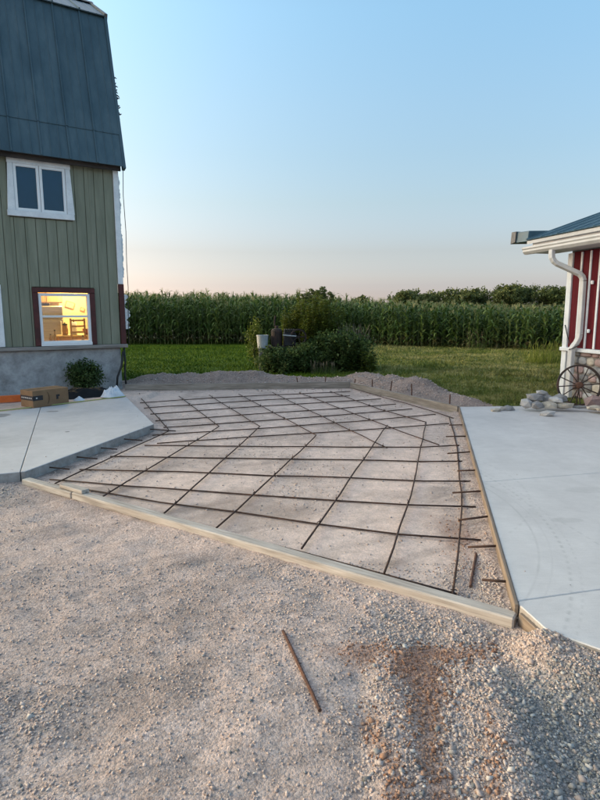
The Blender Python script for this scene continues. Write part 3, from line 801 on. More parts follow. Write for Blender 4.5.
# torn foam insulation beside the corner trim
def ragged(name, x, z0, z1, w, y, mat, n=60, seed=1):
    r = random.Random(seed)
    V = []; F = []
    ww = w * .5
    for i in range(n + 1):
        z = z0 + (z1 - z0) * i / n
        ww = max(.008, min(w, ww + r.uniform(-.4, .4) * w))
        V += [(x, y, z), (x + ww, y + r.uniform(-.01, .01), z + r.uniform(-.01, .01)), (x, y + .05, z), (x + ww * .9, y + .05, z)]
    for i in range(n):
        a = i * 4; b_ = a + 4
        F += [(a, a + 1, b_ + 1, b_), (a + 1, a + 3, b_ + 3, b_ + 1), (a + 3, a + 2, b_ + 2, b_ + 3), (a + 2, a, b_, b_ + 2)]
    return MB().add(V, F).build(name, mat, house)
ragged('insulation_foam', .107, 2.3, 4.35, .038, .0, M['foam'], 70, 2)
ragged('insulation_foam', .114, 1.25, 1.95, .11, .0, M['foam'], 26, 5)
# cable down the corner
MB().tube([(.20, -.05, 4.40), (.185, -.03, 3.9), (.205, -.03, 3.2), (.19, -.03, 2.6), (.20, -.02, 2.1), (.18, -.01, 1.6), (.17, 0, .95)], .007, 5).build('cable', M['cable'], house)
MB().tube([(.02, -.07, .80), (-.03, -.09, .5), (-.13, -.12, .28), (-.16, -.16, .10)], .022, 6).build('drain_pipe', M['cable'], house, smooth=True)
MB().tube([(.05, -.04, .9), (.06, -.05, .6), (.04, -.06, .3), (.05, -.08, .03)], .02, 6).build('drain_pipe', M['cable'], house, smooth=True)
# eave boards
boxo('fascia', HL - .1, .13, -.14, -.10, 4.33, 4.45, M['dark_wood'], house)
boxo('soffit', HL - .1, .12, -.099, -.003, 4.40, 4.43, M['dark_wood'], house)
# roof: sheet panels with a standing rib, two courses on the steep slope, one on the upper slope
EAVE, KNEE, RIDGE = np.array((-.25, 4.40)), np.array((.65, 7.42)), np.array((1.85, 8.15))
def slope_panel(parent, x0, x1, a, b_, mat, t=.014, rib=.028, name='roof_panel', lift=0.0):
    """sheet from a(y,z) to b(y,z) between x0..x1 with a raised rib along its left edge and two low swages"""
    d = (b_ - a) / np.linalg.norm(b_ - a); nrm = np.array((-d[1], d[0]))
    if nrm[1] < 0: nrm = -nrm
    w = x1 - x0
    pr = [(0, 0), (0, rib), (.022, rib), (.034, .004), (w * .36, .003), (w * .37, .010), (w * .39, .010), (w * .40, .003), (w * .68, .003), (w * .69, .010), (w * .71, .010), (w * .72, .003), (w, .004), (w, -t), (0, -t)]
    def P(q, base): return (x0 + q[0], base[0] + nrm[0] * (q[1] + lift), base[1] + nrm[1] * (q[1] + lift))
    V = [P(q, a) for q in pr] + [P(q, b_) for q in pr]
    n = len(pr)
    F = [tuple(range(n)), tuple(range(n, 2 * n))[::-1]] + [(i, (i + 1) % n, n + (i + 1) % n, n + i) for i in range(n)]
    return MB().add(V, F).build(name, mat, parent)
roof = MB().add([(HL - .15, e[0] + .03, e[1] + .03) for e in (EAVE, KNEE, RIDGE)] + [(HL - .15, 3.7 - e[0] - .03, e[1] + .03) for e in (KNEE, EAVE)] +
                [(.17, e[0] + .03, e[1] + .03) for e in (EAVE, KNEE, RIDGE)] + [(.17, 3.7 - e[0] - .03, e[1] + .03) for e in (KNEE, EAVE)],
                [(0, 1, 6, 5), (1, 2, 7, 6), (2, 3, 8, 7), (3, 4, 9, 8)]).build('roof', M['dark_wood'], house, fix=False)
lap = EAVE + (KNEE - EAVE) * .205
xs = [.145, -.34, -.83, -1.32, -1.81, -2.30, -2.79, -3.28, -3.77, -4.26, -4.75, -5.24, -5.73, -6.15]
for x1, x0 in zip(xs[:-1], xs[1:]):
    slope_panel(roof, x0, x1, EAVE, lap + (KNEE - EAVE) * .01, M['roof_blue'])
    slope_panel(roof, x0, x1, lap, KNEE, M['roof_blue'], lift=.012)
    slope_panel(roof, x0, x1, KNEE + np.array((-.07, -.03)), RIDGE, M['roof_blue2'], lift=.02)
MB().hull8([(x, y0, z0) for x in (.146, .20) for (y0, z0) in ((EAVE[0] - .02, EAVE[1] - .03), (EAVE[0] + .10, EAVE[1] - .06), (KNEE[0] - .045, KNEE[1] + .01), (KNEE[0] + .08, KNEE[1] - .02))]).build('rake_trim', M['roof_blue'], roof)
MB().hull8([(x, y0, z0) for x in (.146, .21) for (y0, z0) in ((KNEE[0] - .08, KNEE[1] + .03), (KNEE[0] - .02, KNEE[1] - .10), (RIDGE[0], RIDGE[1] + .06), (RIDGE[0], RIDGE[1] - .09))]).build('rake_trim', M['flash_grey'], roof)
MB().add([(x, RIDGE[0] + dy, RIDGE[1] + dz) for x in (HL - .15, .23) for dy, dz in ((-.16, -.03), (0, .075), (.16, -.03), (0, .04))], [(0, 1, 5, 4), (1, 2, 6, 5), (2, 3, 7, 6), (3, 0, 4, 7), (0, 3, 2, 1), (4, 5, 6, 7)]).build('ridge_cap', M['flash_grey'], roof)
rr = random.Random(4)
mb = MB()
for i in range(16):
    t = .33 + .25 * i / 15 + rr.uniform(-.01, .01)
    p0 = np.array((.19, *(EAVE + (KNEE - EAVE) * t)))
    l = rr.uniform(.015, .075)
    q = p0 + np.array((l, rr.uniform(-.02, .04), rr.uniform(-.05, .05)))
    mb.tube([tuple(p0), tuple((p0 + q) / 2 + np.array((0, 0, rr.uniform(-.02, .02)))), tuple(q)], [.010, .014, .006], 4)
tag(mb.build('torn_flashing', M['dark_wood'], roof), kind='stuff')

# windows of the house
def window_set(x0, x1, z0, z1, cas, casmat, taper=0.0, name='window', depth=.035):
    w = empty(name, (0, 0, 0), 0, house)
    y0, y1 = -depth, -.002
    for s in (0, 1):                        # side casings
        a0, a1 = (x0, x0 + cas) if s == 0 else (x1 - cas, x1)
        sg = -1 if s == 0 else 1
        MB().hull8([(a0 + (sg * taper if s == 0 else 0), y0, z0), (a0, y0, z1), (a0 + (sg * taper if s == 0 else 0), y1, z0), (a0, y1, z1), (a1 + (sg * taper if s else 0), y0, z0), (a1, y0, z1), (a1 + (sg * taper if s else 0), y1, z0), (a1, y1, z1)]).build('casing', casmat, w, bevel=.004)
    boxo('casing', x0 - taper * .2, x1 + taper * .2, y0 - .006, y1, z1 + .001, z1 + cas, casmat, w)
    return w
def frame_bars(parent, x0, x1, z0, z1, t, y0, y1, mat, name='frame'):
    boxo(name, x0, x0 + t, y0, y1, z0, z1, mat, parent)
    boxo(name, x1 - t, x1, y0, y1, z0, z1, mat, parent)
    boxo(name, x0 + t, x1 - t, y0 + .001, y1, z0, z0 + t, mat, parent)
    boxo(name, x0 + t, x1 - t, y0 + .001, y1, z1 - t, z1, mat, parent)
# lower, lit window
w1 = window_set(-1.60, -.47, .957, 1.965, .095, M['trim_red'])
frame_bars(w1, -1.503, -.567, .992, 1.955, .052, -.02, .09, M['vinyl'])
boxo('frame', -1.505, -.565, -.045, -.02, .95, 1.01, M['vinyl'], w1)
boxo('sash_rail', -1.452, -.618, .03, .075, 1.495, 1.535, M['vinyl'], w1)
boxo('pane', -1.452, -.618, .050, .054, 1.044, 1.495, M['glass'], w1, .001)
boxo('pane', -1.452, -.618, .062, .066, 1.535, 1.903, M['glass'], w1, .001)
# upper casement pair
w2 = window_set(-1.86, -.80, 3.44, 4.26, .085, M['trim_white'], taper=.045)
boxo('sill', -1.915, -.765, -.055, -.002, 3.335, 3.438, M['trim_white'], w2)
for a, b_ in ((-1.772, -1.345), (-1.338, -.890)):
    frame_bars(w2, a, b_, 3.44, 4.262, .048, -.025, .06, M['vinyl'])
    boxo('pane', a + .048, b_ - .048, .012, .016, 3.488, 4.214, M['glass_up'], w2, .001)
boxo('curtain', -1.78, -.86, .135, .15, 3.42, 3.70, M['curtain'], w2)
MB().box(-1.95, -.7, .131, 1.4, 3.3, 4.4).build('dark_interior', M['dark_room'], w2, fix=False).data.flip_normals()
# left window, mostly out of view
w3 = window_set(-3.25, -2.12, .957, 2.0, .095, M['trim_white'])
frame_bars(w3, -3.153, -2.217, 1.0, 1.99, .052, -.02, .09, M['vinyl'])
boxo('sash_rail', -3.10, -2.27, .03, .075, 1.495, 1.535, M['vinyl'], w3)
boxo('pane', -3.10, -2.27, .050, .054, 1.052, 1.938, M['glass_up'], w3, .001)
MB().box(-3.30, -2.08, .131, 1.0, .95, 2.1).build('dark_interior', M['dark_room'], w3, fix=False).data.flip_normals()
# the lit room behind the lower window
rm = MB().box(-2.05, -.14, .131, 2.2, .95, 2.45).build('room', M['room_wall'], house, fix=False)
bm = bmesh.new(); bm.from_mesh(rm.data)
bm.faces.ensure_lookup_table()
front = [f for f in bm.faces if all(abs(v.co.y - .131) < 1e-4 for v in f.verts)]
bmesh.ops.delete(bm, geom=front, context='FACES')
bmesh.ops.reverse_faces(bm, faces=bm.faces)
bm.to_mesh(rm.data); bm.free()
def hp(x, y, z):                            # house frame -> world
    return (-3.70 + x * math.cos(HA) - y * math.sin(HA), 11.6 + x * math.sin(HA) + y * math.cos(HA), z)
ld = bpy.data.lights.new('room_lamp', 'POINT'); ld.energy = 60; ld.color = (1.0, .76, .33); ld.shadow_soft_size = .10
lo = bpy.data.objects.new('room_lamp', ld); C.objects.link(lo); lo.location = hp(-.62, 1.45, 2.22)
pl = empty('pendant_lamp', hp(-.62, 1.45, 2.30), HA)
tag(pl, 'small glowing pendant lamp hanging inside the lit window room', 'lamp')
MB().lathe([(.001, .15), (.02, .15), (.03, .06), (.11, -.02), (.10, -.02), (.02, .05)], 14).build('shade', M['pan'], pl, smooth=True)
MB().lathe([(.001, .02), (.035, .0), (.04, -.035), (.02, -.06), (.001, -.065)], 12).build('bulb', M['bulb'], pl, smooth=True)
fr = empty('refrigerator', hp(-1.07, 1.62, .95), HA)
tag(fr, 'steel refrigerator seen through the lit window', 'refrigerator')
boxo('body', -.22, .22, -.25, .25, .0, .78, M['steel'], fr, .012)
boxo('door', -.215, .215, -.285, -.252, .02, .50, M['steel'], fr, .01)
boxo('door', -.215, .215, -.285, -.252, .515, .77, M['steel'], fr, .01)
boxo('handle', .15, .175, -.32, -.286, .10, .46, M['vinyl'], fr, .005)
cb = empty('wall_cabinet', hp(-1.10, 1.98, 1.80), HA)
tag(cb, 'brown wall cabinet above the refrigerator inside the lit room', 'cabinet')
boxo('body', -.34, .34, -.14, .16, .0, .42, M['cab_wood'], cb, .006)
boxo('door', -.33, -.005, -.165, -.142, .015, .40, M['cab_wood'], cb, .006)
boxo('door', .005, .33, -.165, -.142, .015, .40, M['cab_wood'], cb, .006)
ct = empty('kitchen_counter', hp(-.60, 1.2, .95), HA)
tag(ct, 'low brown counter under the lit window wall', 'counter')
boxo('cupboard', -.42, .38, -.2, .3, .0, .13, M['cab_wood'], ct, .006)
boxo('worktop', -.45, .40, -.23, .33, .132, .165, M['room_wall'], ct, .006)
for (dx, dz, sx, sz, lab) in ((-.55, 1.76, .20, .15, 'larger tilted square print on the lit room wall'), (-.28, 1.66, .10, .09, 'smaller square print on the lit room wall')):
    ar = empty('wall_picture', hp(dx, 2.18, dz), HA); ar.rotation_euler = (0, R(18), HA)
    tag(ar, lab, 'picture')
    boxo('frame', -sx / 2, sx / 2, -.02, .0, -sz / 2, sz / 2, M['cab_wood'], ar, .004)
    boxo('print', -sx / 2 + .015, sx / 2 - .015, -.026, -.021, -sz / 2 + .015, sz / 2 - .015, M['art'], ar, .001)
pn = empty('hanging_pan', hp(-1.30, .55, 1.74), HA)
tag(pn, 'dark pan hanging inside the lit window at upper sash', 'pan')
MB().lathe([(.001, -.02), (.07, -.02), (.085, .03), (.078, .03), (.065, -.012), (.001, -.012)], 16).build('bowl', M['pan'], pn, smooth=True)
MB().tube([(-.08, 0, .025), (-.16, 0, .03), (-.24, 0, .035)], .009, 6).build('handle', M['pan'], pn)
MB().tube([(0, 0, .03), (0, .02, .40), (0, .02, .70)], .004, 5).build('hook', M['pan'], pn)
sv_ = empty('serving_bowl', hp(-.42, 1.05, 1.115), HA)
tag(sv_, 'round red glazed bowl on the counter in the lit room', 'bowl')
MB().lathe([(.001, .0), (.05, .0), (.10, .07), (.11, .13), (.10, .13), (.085, .07), (.001, .02)], 18).build('bowl', M['red_glaze'], sv_, smooth=True)
MB().lathe([(.112, .125), (.116, .135), (.108, .14), (.104, .13)], 18).build('rim', M['room_wall'], sv_, smooth=True)
jg = empty('kitchen_canister', hp(-.88, 1.05, 1.115), HA)
tag(jg, 'brown canister with lid on the counter behind the window', 'canister')
MB().lathe([(.001, .0), (.055, .0), (.06, .10), (.05, .21), (.001, .21)], 14).build('body', M['cab_wood'], jg, smooth=True)
MB().lathe([(.053, .21), (.053, .235), (.015, .245), (.015, .265), (.001, .27)], 14).build('lid', M['pan'], jg, smooth=True)
pt = empty('paper_roll', hp(-.68, 1.15, 1.115), HA)
tag(pt, 'pale paper roll standing on the counter in the lit room', 'paper roll')
MB().lathe([(.001, .0), (.06, .0), (.06, .012), (.015, .012), (.012, .33), (.001, .33)], 12).build('stand', M['pan'], pt)
MB().lathe([(.02, .014), (.06, .014), (.06, .27), (.02, .27)], 16).build('roll', M['vinyl'], pt, smooth=True)

for i, (dx, dz, h_, lab) in enumerate(((-1.30, .0, .16, 'short brown bottle on the sill inside the lit window'), (-1.22, .0, .24, 'tall brown bottle on the sill inside the lit window'), (-.70, .0, .12, 'stubby brown bottle by the lit window edge'))):
    bt = empty('bottle', hp(dx, .19, 1.0), HA); tag(bt, lab, 'bottle')
    MB().lathe([(.001, 0), (.026, 0), (.028, h_ * .55), (.012, h_ * .75), (.012, h_), (.001, h_)], 12).build('body', M['cab_wood'], bt, smooth=True)
    MB().lathe([(.014, h_ * .96), (.014, h_ + .015), (.001, h_ + .016)], 10).build('cap', M['pan'], bt)
boxo('inner_sill', -1.50, -.57, .131, .25, .985, .999, M['room_wall'], house, .003)
kc = empty('kitchen_chair', hp(-.70, .62, .95), HA + .4)
tag(kc, 'brown ladder back chair standing inside the lit window room', 'chair')
for sx in (-.16, .16):
    boxo('back_post', sx - .015, sx + .015, -.015, .015, .0, .52, M['cab_wood'], kc)
for z in (.22, .34, .46): boxo('back_rail', -.144, .144, -.01, .01, z, z + .035, M['cab_wood'], kc)
boxo('seat', -.18, .18, -.33, -.017, .06, .085, M['cab_wood'], kc)
for sx in (-.14, .14): boxo('leg', sx - .015, sx + .015, -.31, -.28, .0, .058, M['cab_wood'], kc)

# ================================================================== RED SHED
SA = math.atan2(-.97501, .22215)
shed = empty('red_shed', (4.95, 10.6, 0), SA)
tag(shed, 'red board and batten shed with fieldstone base and white trim', 'shed')
SLN = 4.2; SD = 4.0
boxo('wall', .03, SLN, .045, .16, .0, 2.72, M['mortar'], shed)
MB().box(.02, .12, .165, SD, -.05, 2.70).build('end_wall', M['red_board'], shed)
boxo('back_wall', .125, SLN, SD - .1, SD, -.05, 2.70, M['red_board'], shed)
boxo('back_wall', SLN - .1, SLN, .165, SD - .105, -.05, 2.70, M['red_board'], shed)
boxo('corner_trim', .0, .125, -.012, .10, .0, 2.66, M['trim_white'], shed, .006)
x = .128
k = 0
while x < SLN - .1:
    boxo('red_board', x, x + .222, .02, .043, .955, 2.68, M['red_board'], shed, .003)
    boxo('batten', x + .222 - .022, x + .222 + .022, -.004, .019, .957, 2.66, M['trim_white'], shed, .004)
    x += .225
boxo('ledge', -.012, SLN, -.055, .042, .885, .952, M['trim_white'], shed, .008)
# fieldstone base, each stone a piece
rs = random.Random(11)
def rock(name, dims, mat, parent, loc, rot, seed, sub=1, jag=.16):
    bm = bmesh.new()
    bmesh.ops.create_icosphere(bm, subdivisions=sub, radius=.5)
    r = random.Random(seed)
    for v in bm.verts:
        f = 1 + r.uniform(-jag, jag)
        # flatten towards a blocky form
        c_ = v.co * f
        m_ = max(abs(c_.x), abs(c_.y), abs(c_.z))
        c_ = c_ * (1 + .35 * (.5 / max(m_, .2) - 1))
        v.co = Vector((c_.x * dims[0], c_.y * dims[1], c_.z * dims[2]))
    me = bpy.data.meshes.new(name); bm.to_mesh(me); bm.free()
    me.materials.append(mat)
    return link(name, me, parent, loc, rot)
zrow = .03
row = 0
while zrow < .86:
    hrow = rs.uniform(.11, .19)
    hrow = min(hrow, .885 - zrow)
    if hrow < .06: break
    x = .13 + (.05 if row % 2 else 0)
    while x < SLN - .1:
        wst = rs.uniform(.13, .30)
        if row % 2 == 0 and x < .2: wst = .16
        rock('fieldstone', (wst * .97, .09, hrow * .95), M['fieldstone'][rs.choice([0, 0, 1, 1, 2, 3])], shed, (x + wst / 2, .035, zrow + hrow / 2), (0, rs.uniform(-.08, .08), 0), rs.randint(0, 9999), 2, .06)
        x += wst
    zrow += hrow; row += 1
# eaves
boxo('soffit', -.45, SLN, -.42, .018, 2.70, 2.715, M['soffit'], shed, .002)
boxo('fascia', -.45, SLN, -.445, -.421, 2.69, 2.93, M['trim_white'], shed, .004)
boxo('rake_fascia', -.475, -.452, -.44, .05, 2.70, 2.93, M['trim_white'], shed, .004)
gp = [(-.447, 2.69), (-.50, 2.69), (-.545, 2.735), (-.545, 2.77), (-.565, 2.79), (-.565, 2.82), (-.552, 2.82), (-.552, 2.795), (-.533, 2.775), (-.533, 2.74), (-.497, 2.702), (-.459, 2.702), (-.459, 2.82), (-.447, 2.82)]
n = len(gp)
V = [(-.62, a, z) for a, z in gp] + [(SLN, a, z) for a, z in gp]
gut = MB().add(V, [(i, (i + 1) % n, n + (i + 1) % n, n + i) for i in range(n)]).add([(-.622, a, z) for a, z in gp[:6]] + [(-.622, -.447, 2.82)] + [(-.616, a, z) for a, z in gp[:6]] + [(-.616, -.447, 2.82)], [tuple(range(7)), tuple(range(7, 14))[::-1]] + [(i, (i + 1) % 7, 7 + (i + 1) % 7, 7 + i) for i in range(7)]).build('gutter', M['gutter'], shed)
# downspout: swept rectangular tube
def sweep(pts, hw, hd, name, mat, parent):
    mb = MB()
    P = [Vector(p) for p in pts]; V = []; F = []
    ax = Vector((1, 0, 0))
    for i, p in enumerate(P):
        t = (P[min(i + 1, len(P) - 1)] - P[max(i - 1, 0)]).normalized()
        a = (ax - t * ax.dot(t)).normalized(); b_ = t.cross(a)
        for sx, sy in ((-1, -.8), (-.8, -1), (.8, -1), (1, -.8), (1, .8), (.8, 1), (-.8, 1), (-1, .8)):
            V.append(p + a * hw * sx + b_ * hd * sy)
    n = 8
    for i in range(len(P) - 1):
        for k in range(n): F.append((i * n + k, i * n + (k + 1) % n, (i + 1) * n + (k + 1) % n, (i + 1) * n + k))
    F += [tuple(range(n))[::-1], tuple((len(P) - 1) * n + k for k in range(n))]
    return mb.add(V, F).build(name, mat, parent)
dsp = sweep([(.19, -.50, 2.70), (.19, -.50, 2.62), (.20, -.495, 2.56), (.22, -.47, 2.50), (.25, -.43, 2.455), (.43, -.18, 2.30), (.47, -.12, 2.265), (.50, -.085, 2.21), (.52, -.075, 2.14)], .05, .038, 'downspout', M['gutter'], shed)
sweep([(.52, -.075, 2.139), (.525, -.072, 1.6), (.525, -.072, 1.20)], .048, .036, 'downspout_pipe', M['gutter'], dsp)
sweep([(.525, -.072, 1.199), (.52, -.078, 1.14), (.49, -.10, 1.05), (.45, -.125, .98), (.43, -.135, .93)], .05, .038, 'downspout_elbow', M['gutter'], dsp)
sweep([(.43, -.135, .929), (.43, -.135, .5), (.43, -.135, .06)], .056, .044, 'downspout_pipe', M['gutter'], dsp)
for z in (2.12, 1.28):
    MB().lathe([(.001, .02), (.022, .02), (.028, .0), (.024, -.04), (.001, -.045)], 10).build('wall_hook', M['vinyl'], shed, loc=(.68, -.02, z))
MB().tube([(.06, -.02, 1.36), (.14, -.035, 1.22), (.24, -.05, 1.06), (.34, -.075, .98), (.45, -.20, .93), (.52, -.18, .96), (.55, -.06, 1.02)], .008, 6).build('cable', M['cable'], shed)
# roof
e0, r0 = np.array((-.53, 2.955)), np.array((2.0, 3.83))
for i in range(11):
    x0 = -.55 + i * .44
    slope_panel(shed, x0, x0 + .44, e0, r0, M['roof_blue2'], t=.012, rib=.024)
MB().hull8([(x, y0, z0) for x in (-.55, SLN) for (y0, z0) in ((e0[0] + .02, e0[1] - .08), (e0[0] + .02, e0[1] - .02), (r0[0], r0[1] - .1), (r0[0], r0[1] - .02))]).build('roof_deck', M['soffit'], shed)
slope_b = np.array((4.53, 2.955))
MB().hull8([(x, y0, z0) for x in (-.55, SLN) for (y0, z0) in ((r0[0] + .001, r0[1] - .1), (r0[0] + .001, r0[1] + .01), (slope_b[0], slope_b[1] - .1), (slope_b[0], slope_b[1]))]).build('back_roof', M['roof_blue2'], shed)
# bent metal end piece past the far rake
fl = MB()
fl.hull8([(-1.02, -.52, 2.945), (-1.02, -.50, 3.15), (-1.02, -.10, 2.97), (-1.02, -.12, 3.16), (-.56, -.50, 2.93), (-.56, -.47, 3.13), (-.56, .5, 3.02), (-.56, .5, 3.17)])
fl.build('bent_flashing', M['roof_blue2'], shed, bevel=.008)
MB().hull8([(-1.045, -.545, 2.93), (-1.045, -.53, 3.165), (-1.045, -.08, 2.95), (-1.045, -.10, 3.175), (-.90, -.54, 2.95), (-.90, -.525, 3.16), (-.90, -.521, 2.951), (-.90, -.505, 3.161)]).build('flashing_end', M['flash_grey'], shed, bevel=.006)

# ================================================================== FORMWORK
def board_between(name, a, b_, w, z0, z1, mat, label=None, cat=None, parent=None, bev=.006, group=None, roll=0):
    a = np.array(a, float); b_ = np.array(b_, float)
    L = np.linalg.norm(b_ - a); ang = math.atan2(b_[1] - a[1], b_[0] - a[0])
    o = MB().box(-L / 2, L / 2, -w / 2, w / 2, 0, z1 - z0).build(name, mat, parent, ((a[0] + b_[0]) / 2, (a[1] + b_[1]) / 2, z0), (roll, 0, ang), bevel=bev)
    if label: tag(o, label, cat, group)
    return o
fd = (FRONT_B - FRONT_A) / np.linalg.norm(FRONT_B - FRONT_A); fn = np.array((-fd[1], fd[0]))
s1 = np.array((-1.98, 4.66)); s2 = np.array((1.085, 2.635))
board_between('timber', s1 + fn * .045, s2 + fn * .045, .088, -.004, .060, M['lumber'], 'long weathered square timber lying across the front of the formed pad', 'timber', bev=.008)
board_between('timber_offcut', np.array((-2.60, 5.07)) + fn * .03, np.array((-1.985, 4.672)) + fn * .035, .084, -.004, .055, M['lumber'], 'shorter grey timber butted to the long one beside the left slab', 'timber', bev=.008)
board_between('wood_block', np.array((-2.13, 4.79)) + fn * .03, np.array((-1.86, 4.61)) + fn * .03, .075, .0605, .092, M['lumber'], 'short flat wood block lying over the joint of two timbers', 'wood block', bev=.004)
ud = np.array((FB_B[0] - FB_A[0], FB_B[1] - FB_A[1])); ud = ud / np.linalg.norm(ud)
vd = np.array((FB_C[0] - FB_B[0], FB_C[1] - FB_B[1])); vd = vd / np.linalg.norm(vd)
board_between('form_board', FB_A, np.array(FB_B) - ud * .01, .04, -.02, .135, M['form_wood'], 'long grey form board along the far edge of the pad beside the house', 'form board')
board_between('form_board', np.array(FB_B) + vd * .03, np.array(FB_C) + vd * .03, .04, -.02, .125, M['form_wood'], 'pale form board running from far corner towards right slab below gravel mound', 'form board')
board_between('form_board', (2.545, 8.83), (1.122, 2.70), .02, -.03, .105, M['form_brown'], 'thin stained form board along the left edge of the right concrete slab', 'form board', bev=.003)
board_between('form_board', (1.132, 2.672), (1.165, 2.50), .02, -.03, .075, M['form_brown'], 'very short stained form board at the slab corner by the timber end', 'form board', bev=.003)
# steel stakes behind the far forms
uo = np.array((-ud[1], ud[0])) * .045; vo = np.array((-vd[1], vd[0])) * .045
stk = [(np.array(FB_B) + vd * t + vo, h) for t, h in ((.12, .20), (.80, .27), (1.45, .31), (2.10, .33), (3.12, .27))] + [(np.array(FB_A) + ud * t + uo, h) for t, h in ((3.55, .24), (4.15, .26))]
for i, (p_, h) in enumerate(stk):
    on_r = i < 5
    o = MB().tube([(p_[0], p_[1], -.15), (p_[0] + random.uniform(-.008, .008), p_[1], h * .5), (p_[0] + random.uniform(-.015, .015), p_[1], h)], .011, 6).build('steel_stake', M['rust'])
    tag(o, 'thin rusty steel stake behind the pale form board by the gravel mound' if on_r else 'thin rusty steel stake behind the long far form board', 'stake', 'stakes holding the pale form board' if on_r else 'stakes holding the far form board')

# ================================================================== REBAR MAT
bars_low = [
 [(-1.85, 4.676), (-1.099, 4.235), (-.615, 3.915), (.007, 3.555), (.518, 3.215), (.894, 2.975)],
 [(-2.258, 5.022), (-1.669, 4.758), (-1.169, 4.52), (-.516, 4.316), (.143, 4.033), (.715, 3.848), (1.255, 3.705)],
 [(-2.393, 5.18), (-1.617, 4.991), (-.395, 4.731), (.34, 4.571), (.907, 4.47), (1.426, 4.373)],
 [(-2.241, 5.528), (-1.207, 5.455), (-.294, 5.324), (.771, 5.203), (1.599, 5.053)],
 [(-2.112, 6.053), (-.328, 5.955), (.871, 5.894), (1.728, 5.80)],
 [(-1.866, 6.578), (-.357, 6.512), (.949, 6.487), (1.886, 6.467)],
 [(-1.748, 6.683), (-.389, 7.108), (1.055, 7.53), (2.143, 7.906)],
 [(-1.928, 7.138), (-.415, 7.597), (1.194, 8.223), (2.124, 8.653)],
 [(-1.90, 7.62), (-.446, 8.173), (1.284, 8.873), (1.857, 9.157)],
 [(-2.134, 8.095), (-.477, 8.762), (.666, 9.207), (1.677, 9.633)],
 [(-2.36, 8.673), (-.515, 9.473), (1.497, 10.229)],
 [(-2.61, 9.237), (-.554, 10.15), (.957, 10.628)],
 [(-2.825, 9.763), (-1.514, 10.418), (1.012, 11.20)]]
bars_high = [
 [(-3.04, 10.478), (-1.79, 7.45), (-1.757, 7.33), (-1.78, 7.22), (-2.277, 5.022)],
 [(-2.289, 10.478), (-1.17, 7.74), (-1.129, 7.636), (-1.14, 7.55), (-1.544, 5.492), (-1.71, 4.623)],
 [(-1.742, 10.608), (-.60, 7.74), (-.558, 7.636), (-.57, 7.55), (-1.023, 4.545), (-1.075, 4.235)],
 [(-1.182, 10.74), (.17, 7.18), (.207, 7.068), (.19, 6.97), (-.396, 4.744), (-.618, 3.924)],
 [(-.543, 10.945), (.563, 7.726), (1.017, 6.378)],
 [(1.224, 7.726), (.351, 4.731), (.007, 3.561)],
 [(-.02, 10.945), (1.213, 7.656), (1.661, 6.527)],
 [(1.82, 7.943), (.964, 4.676), (.518, 3.205)],
 [(.604, 11.157), (1.311, 9.021), (1.82, 7.943)],
 [(1.135, 11.453), (2.127, 8.883), (2.30, 8.243)],
 [(2.252, 8.293), (1.862, 6.477), (1.422, 4.758), (1.296, 4.303), (1.05, 3.507), (.848, 2.904)]]
mat_root = empty('rebar_mat', (0, 5.0, 0))
tag(mat_root, 'rusty tied steel rebar grid laid over the stone dust pad', 'rebar grid')
def resample(pl, step=.35):
    out = []
    for a, b_ in zip(pl[:-1], pl[1:]):
        a = np.array(a); b_ = np.array(b_)
        k = max(1, int(np.linalg.norm(b_ - a) / step))
        for i in range(k): out.append(a + (b_ - a) * i / k)
    out.append(np.array(pl[-1])); return out
rb = random.Random(8)
def rebar(pl, z, parent, rad=.0074):
    pts = []
    for q in resample(pl):
        gz = float(ground_z(np.array([q[0]]), np.array([q[1]]))[0])
        pts.append((q[0] + rb.uniform(-.006, .006), q[1] - 5.0 + rb.uniform(-.006, .006), max(z, gz + .004) + rb.uniform(-.003, .003)))
    return MB().tube(pts, rad, 6).build('bar', M['rebar'], parent, smooth=True)
for pl in bars_low: rebar(pl, .014, mat_root)
for pl in bars_high: rebar(pl, .028, mat_root)
# tie wires twisted up at crossings
def cross(p, p2, q, q2):
    A = np.array([[p2[0] - p[0], q[0] - q2[0]], [p2[1] - p[1], q[1] - q2[1]]]); B = np.array((q[0] - p[0], q[1] - p[1]))
    try: t, u = np.linalg.solve(A, B)
    except Exception: return None
    if 0 <= t <= 1 and 0 <= u <= 1: return (p[0] + (p2[0] - p[0]) * t, p[1] + (p2[1] - p[1]) * t)
ties = []
for L in bars_high:
    for A in bars_low:
        for q, q2 in zip(L[:-1], L[1:]):
            for p, p2 in zip(A[:-1], A[1:]):
                c_ = cross(p, p2, q, q2)
                if c_: ties.append(c_)
rb.shuffle(ties)
twm = MB().tube([(0, 0, 0), (.004, 0, .014), (.010, .006, .030)], .0022, 4).add(*(lambda s: (s.V, s.F))(MB().tube([(-.014, -.012, .0), (0, 0, .008), (.014, .012, .0)], .0035, 4)))
tw0 = None
for c_ in ties[:46]:
    if tw0 is None: o = tw0 = twm.build('tie_wire', M['rebar'], mat_root)
    else: o = link('tie_wire', tw0.data, mat_root)
    o.location = (c_[0], c_[1] - 5.0, .033); o.rotation_euler = (0, 0, rb.uniform(0, 6.28))
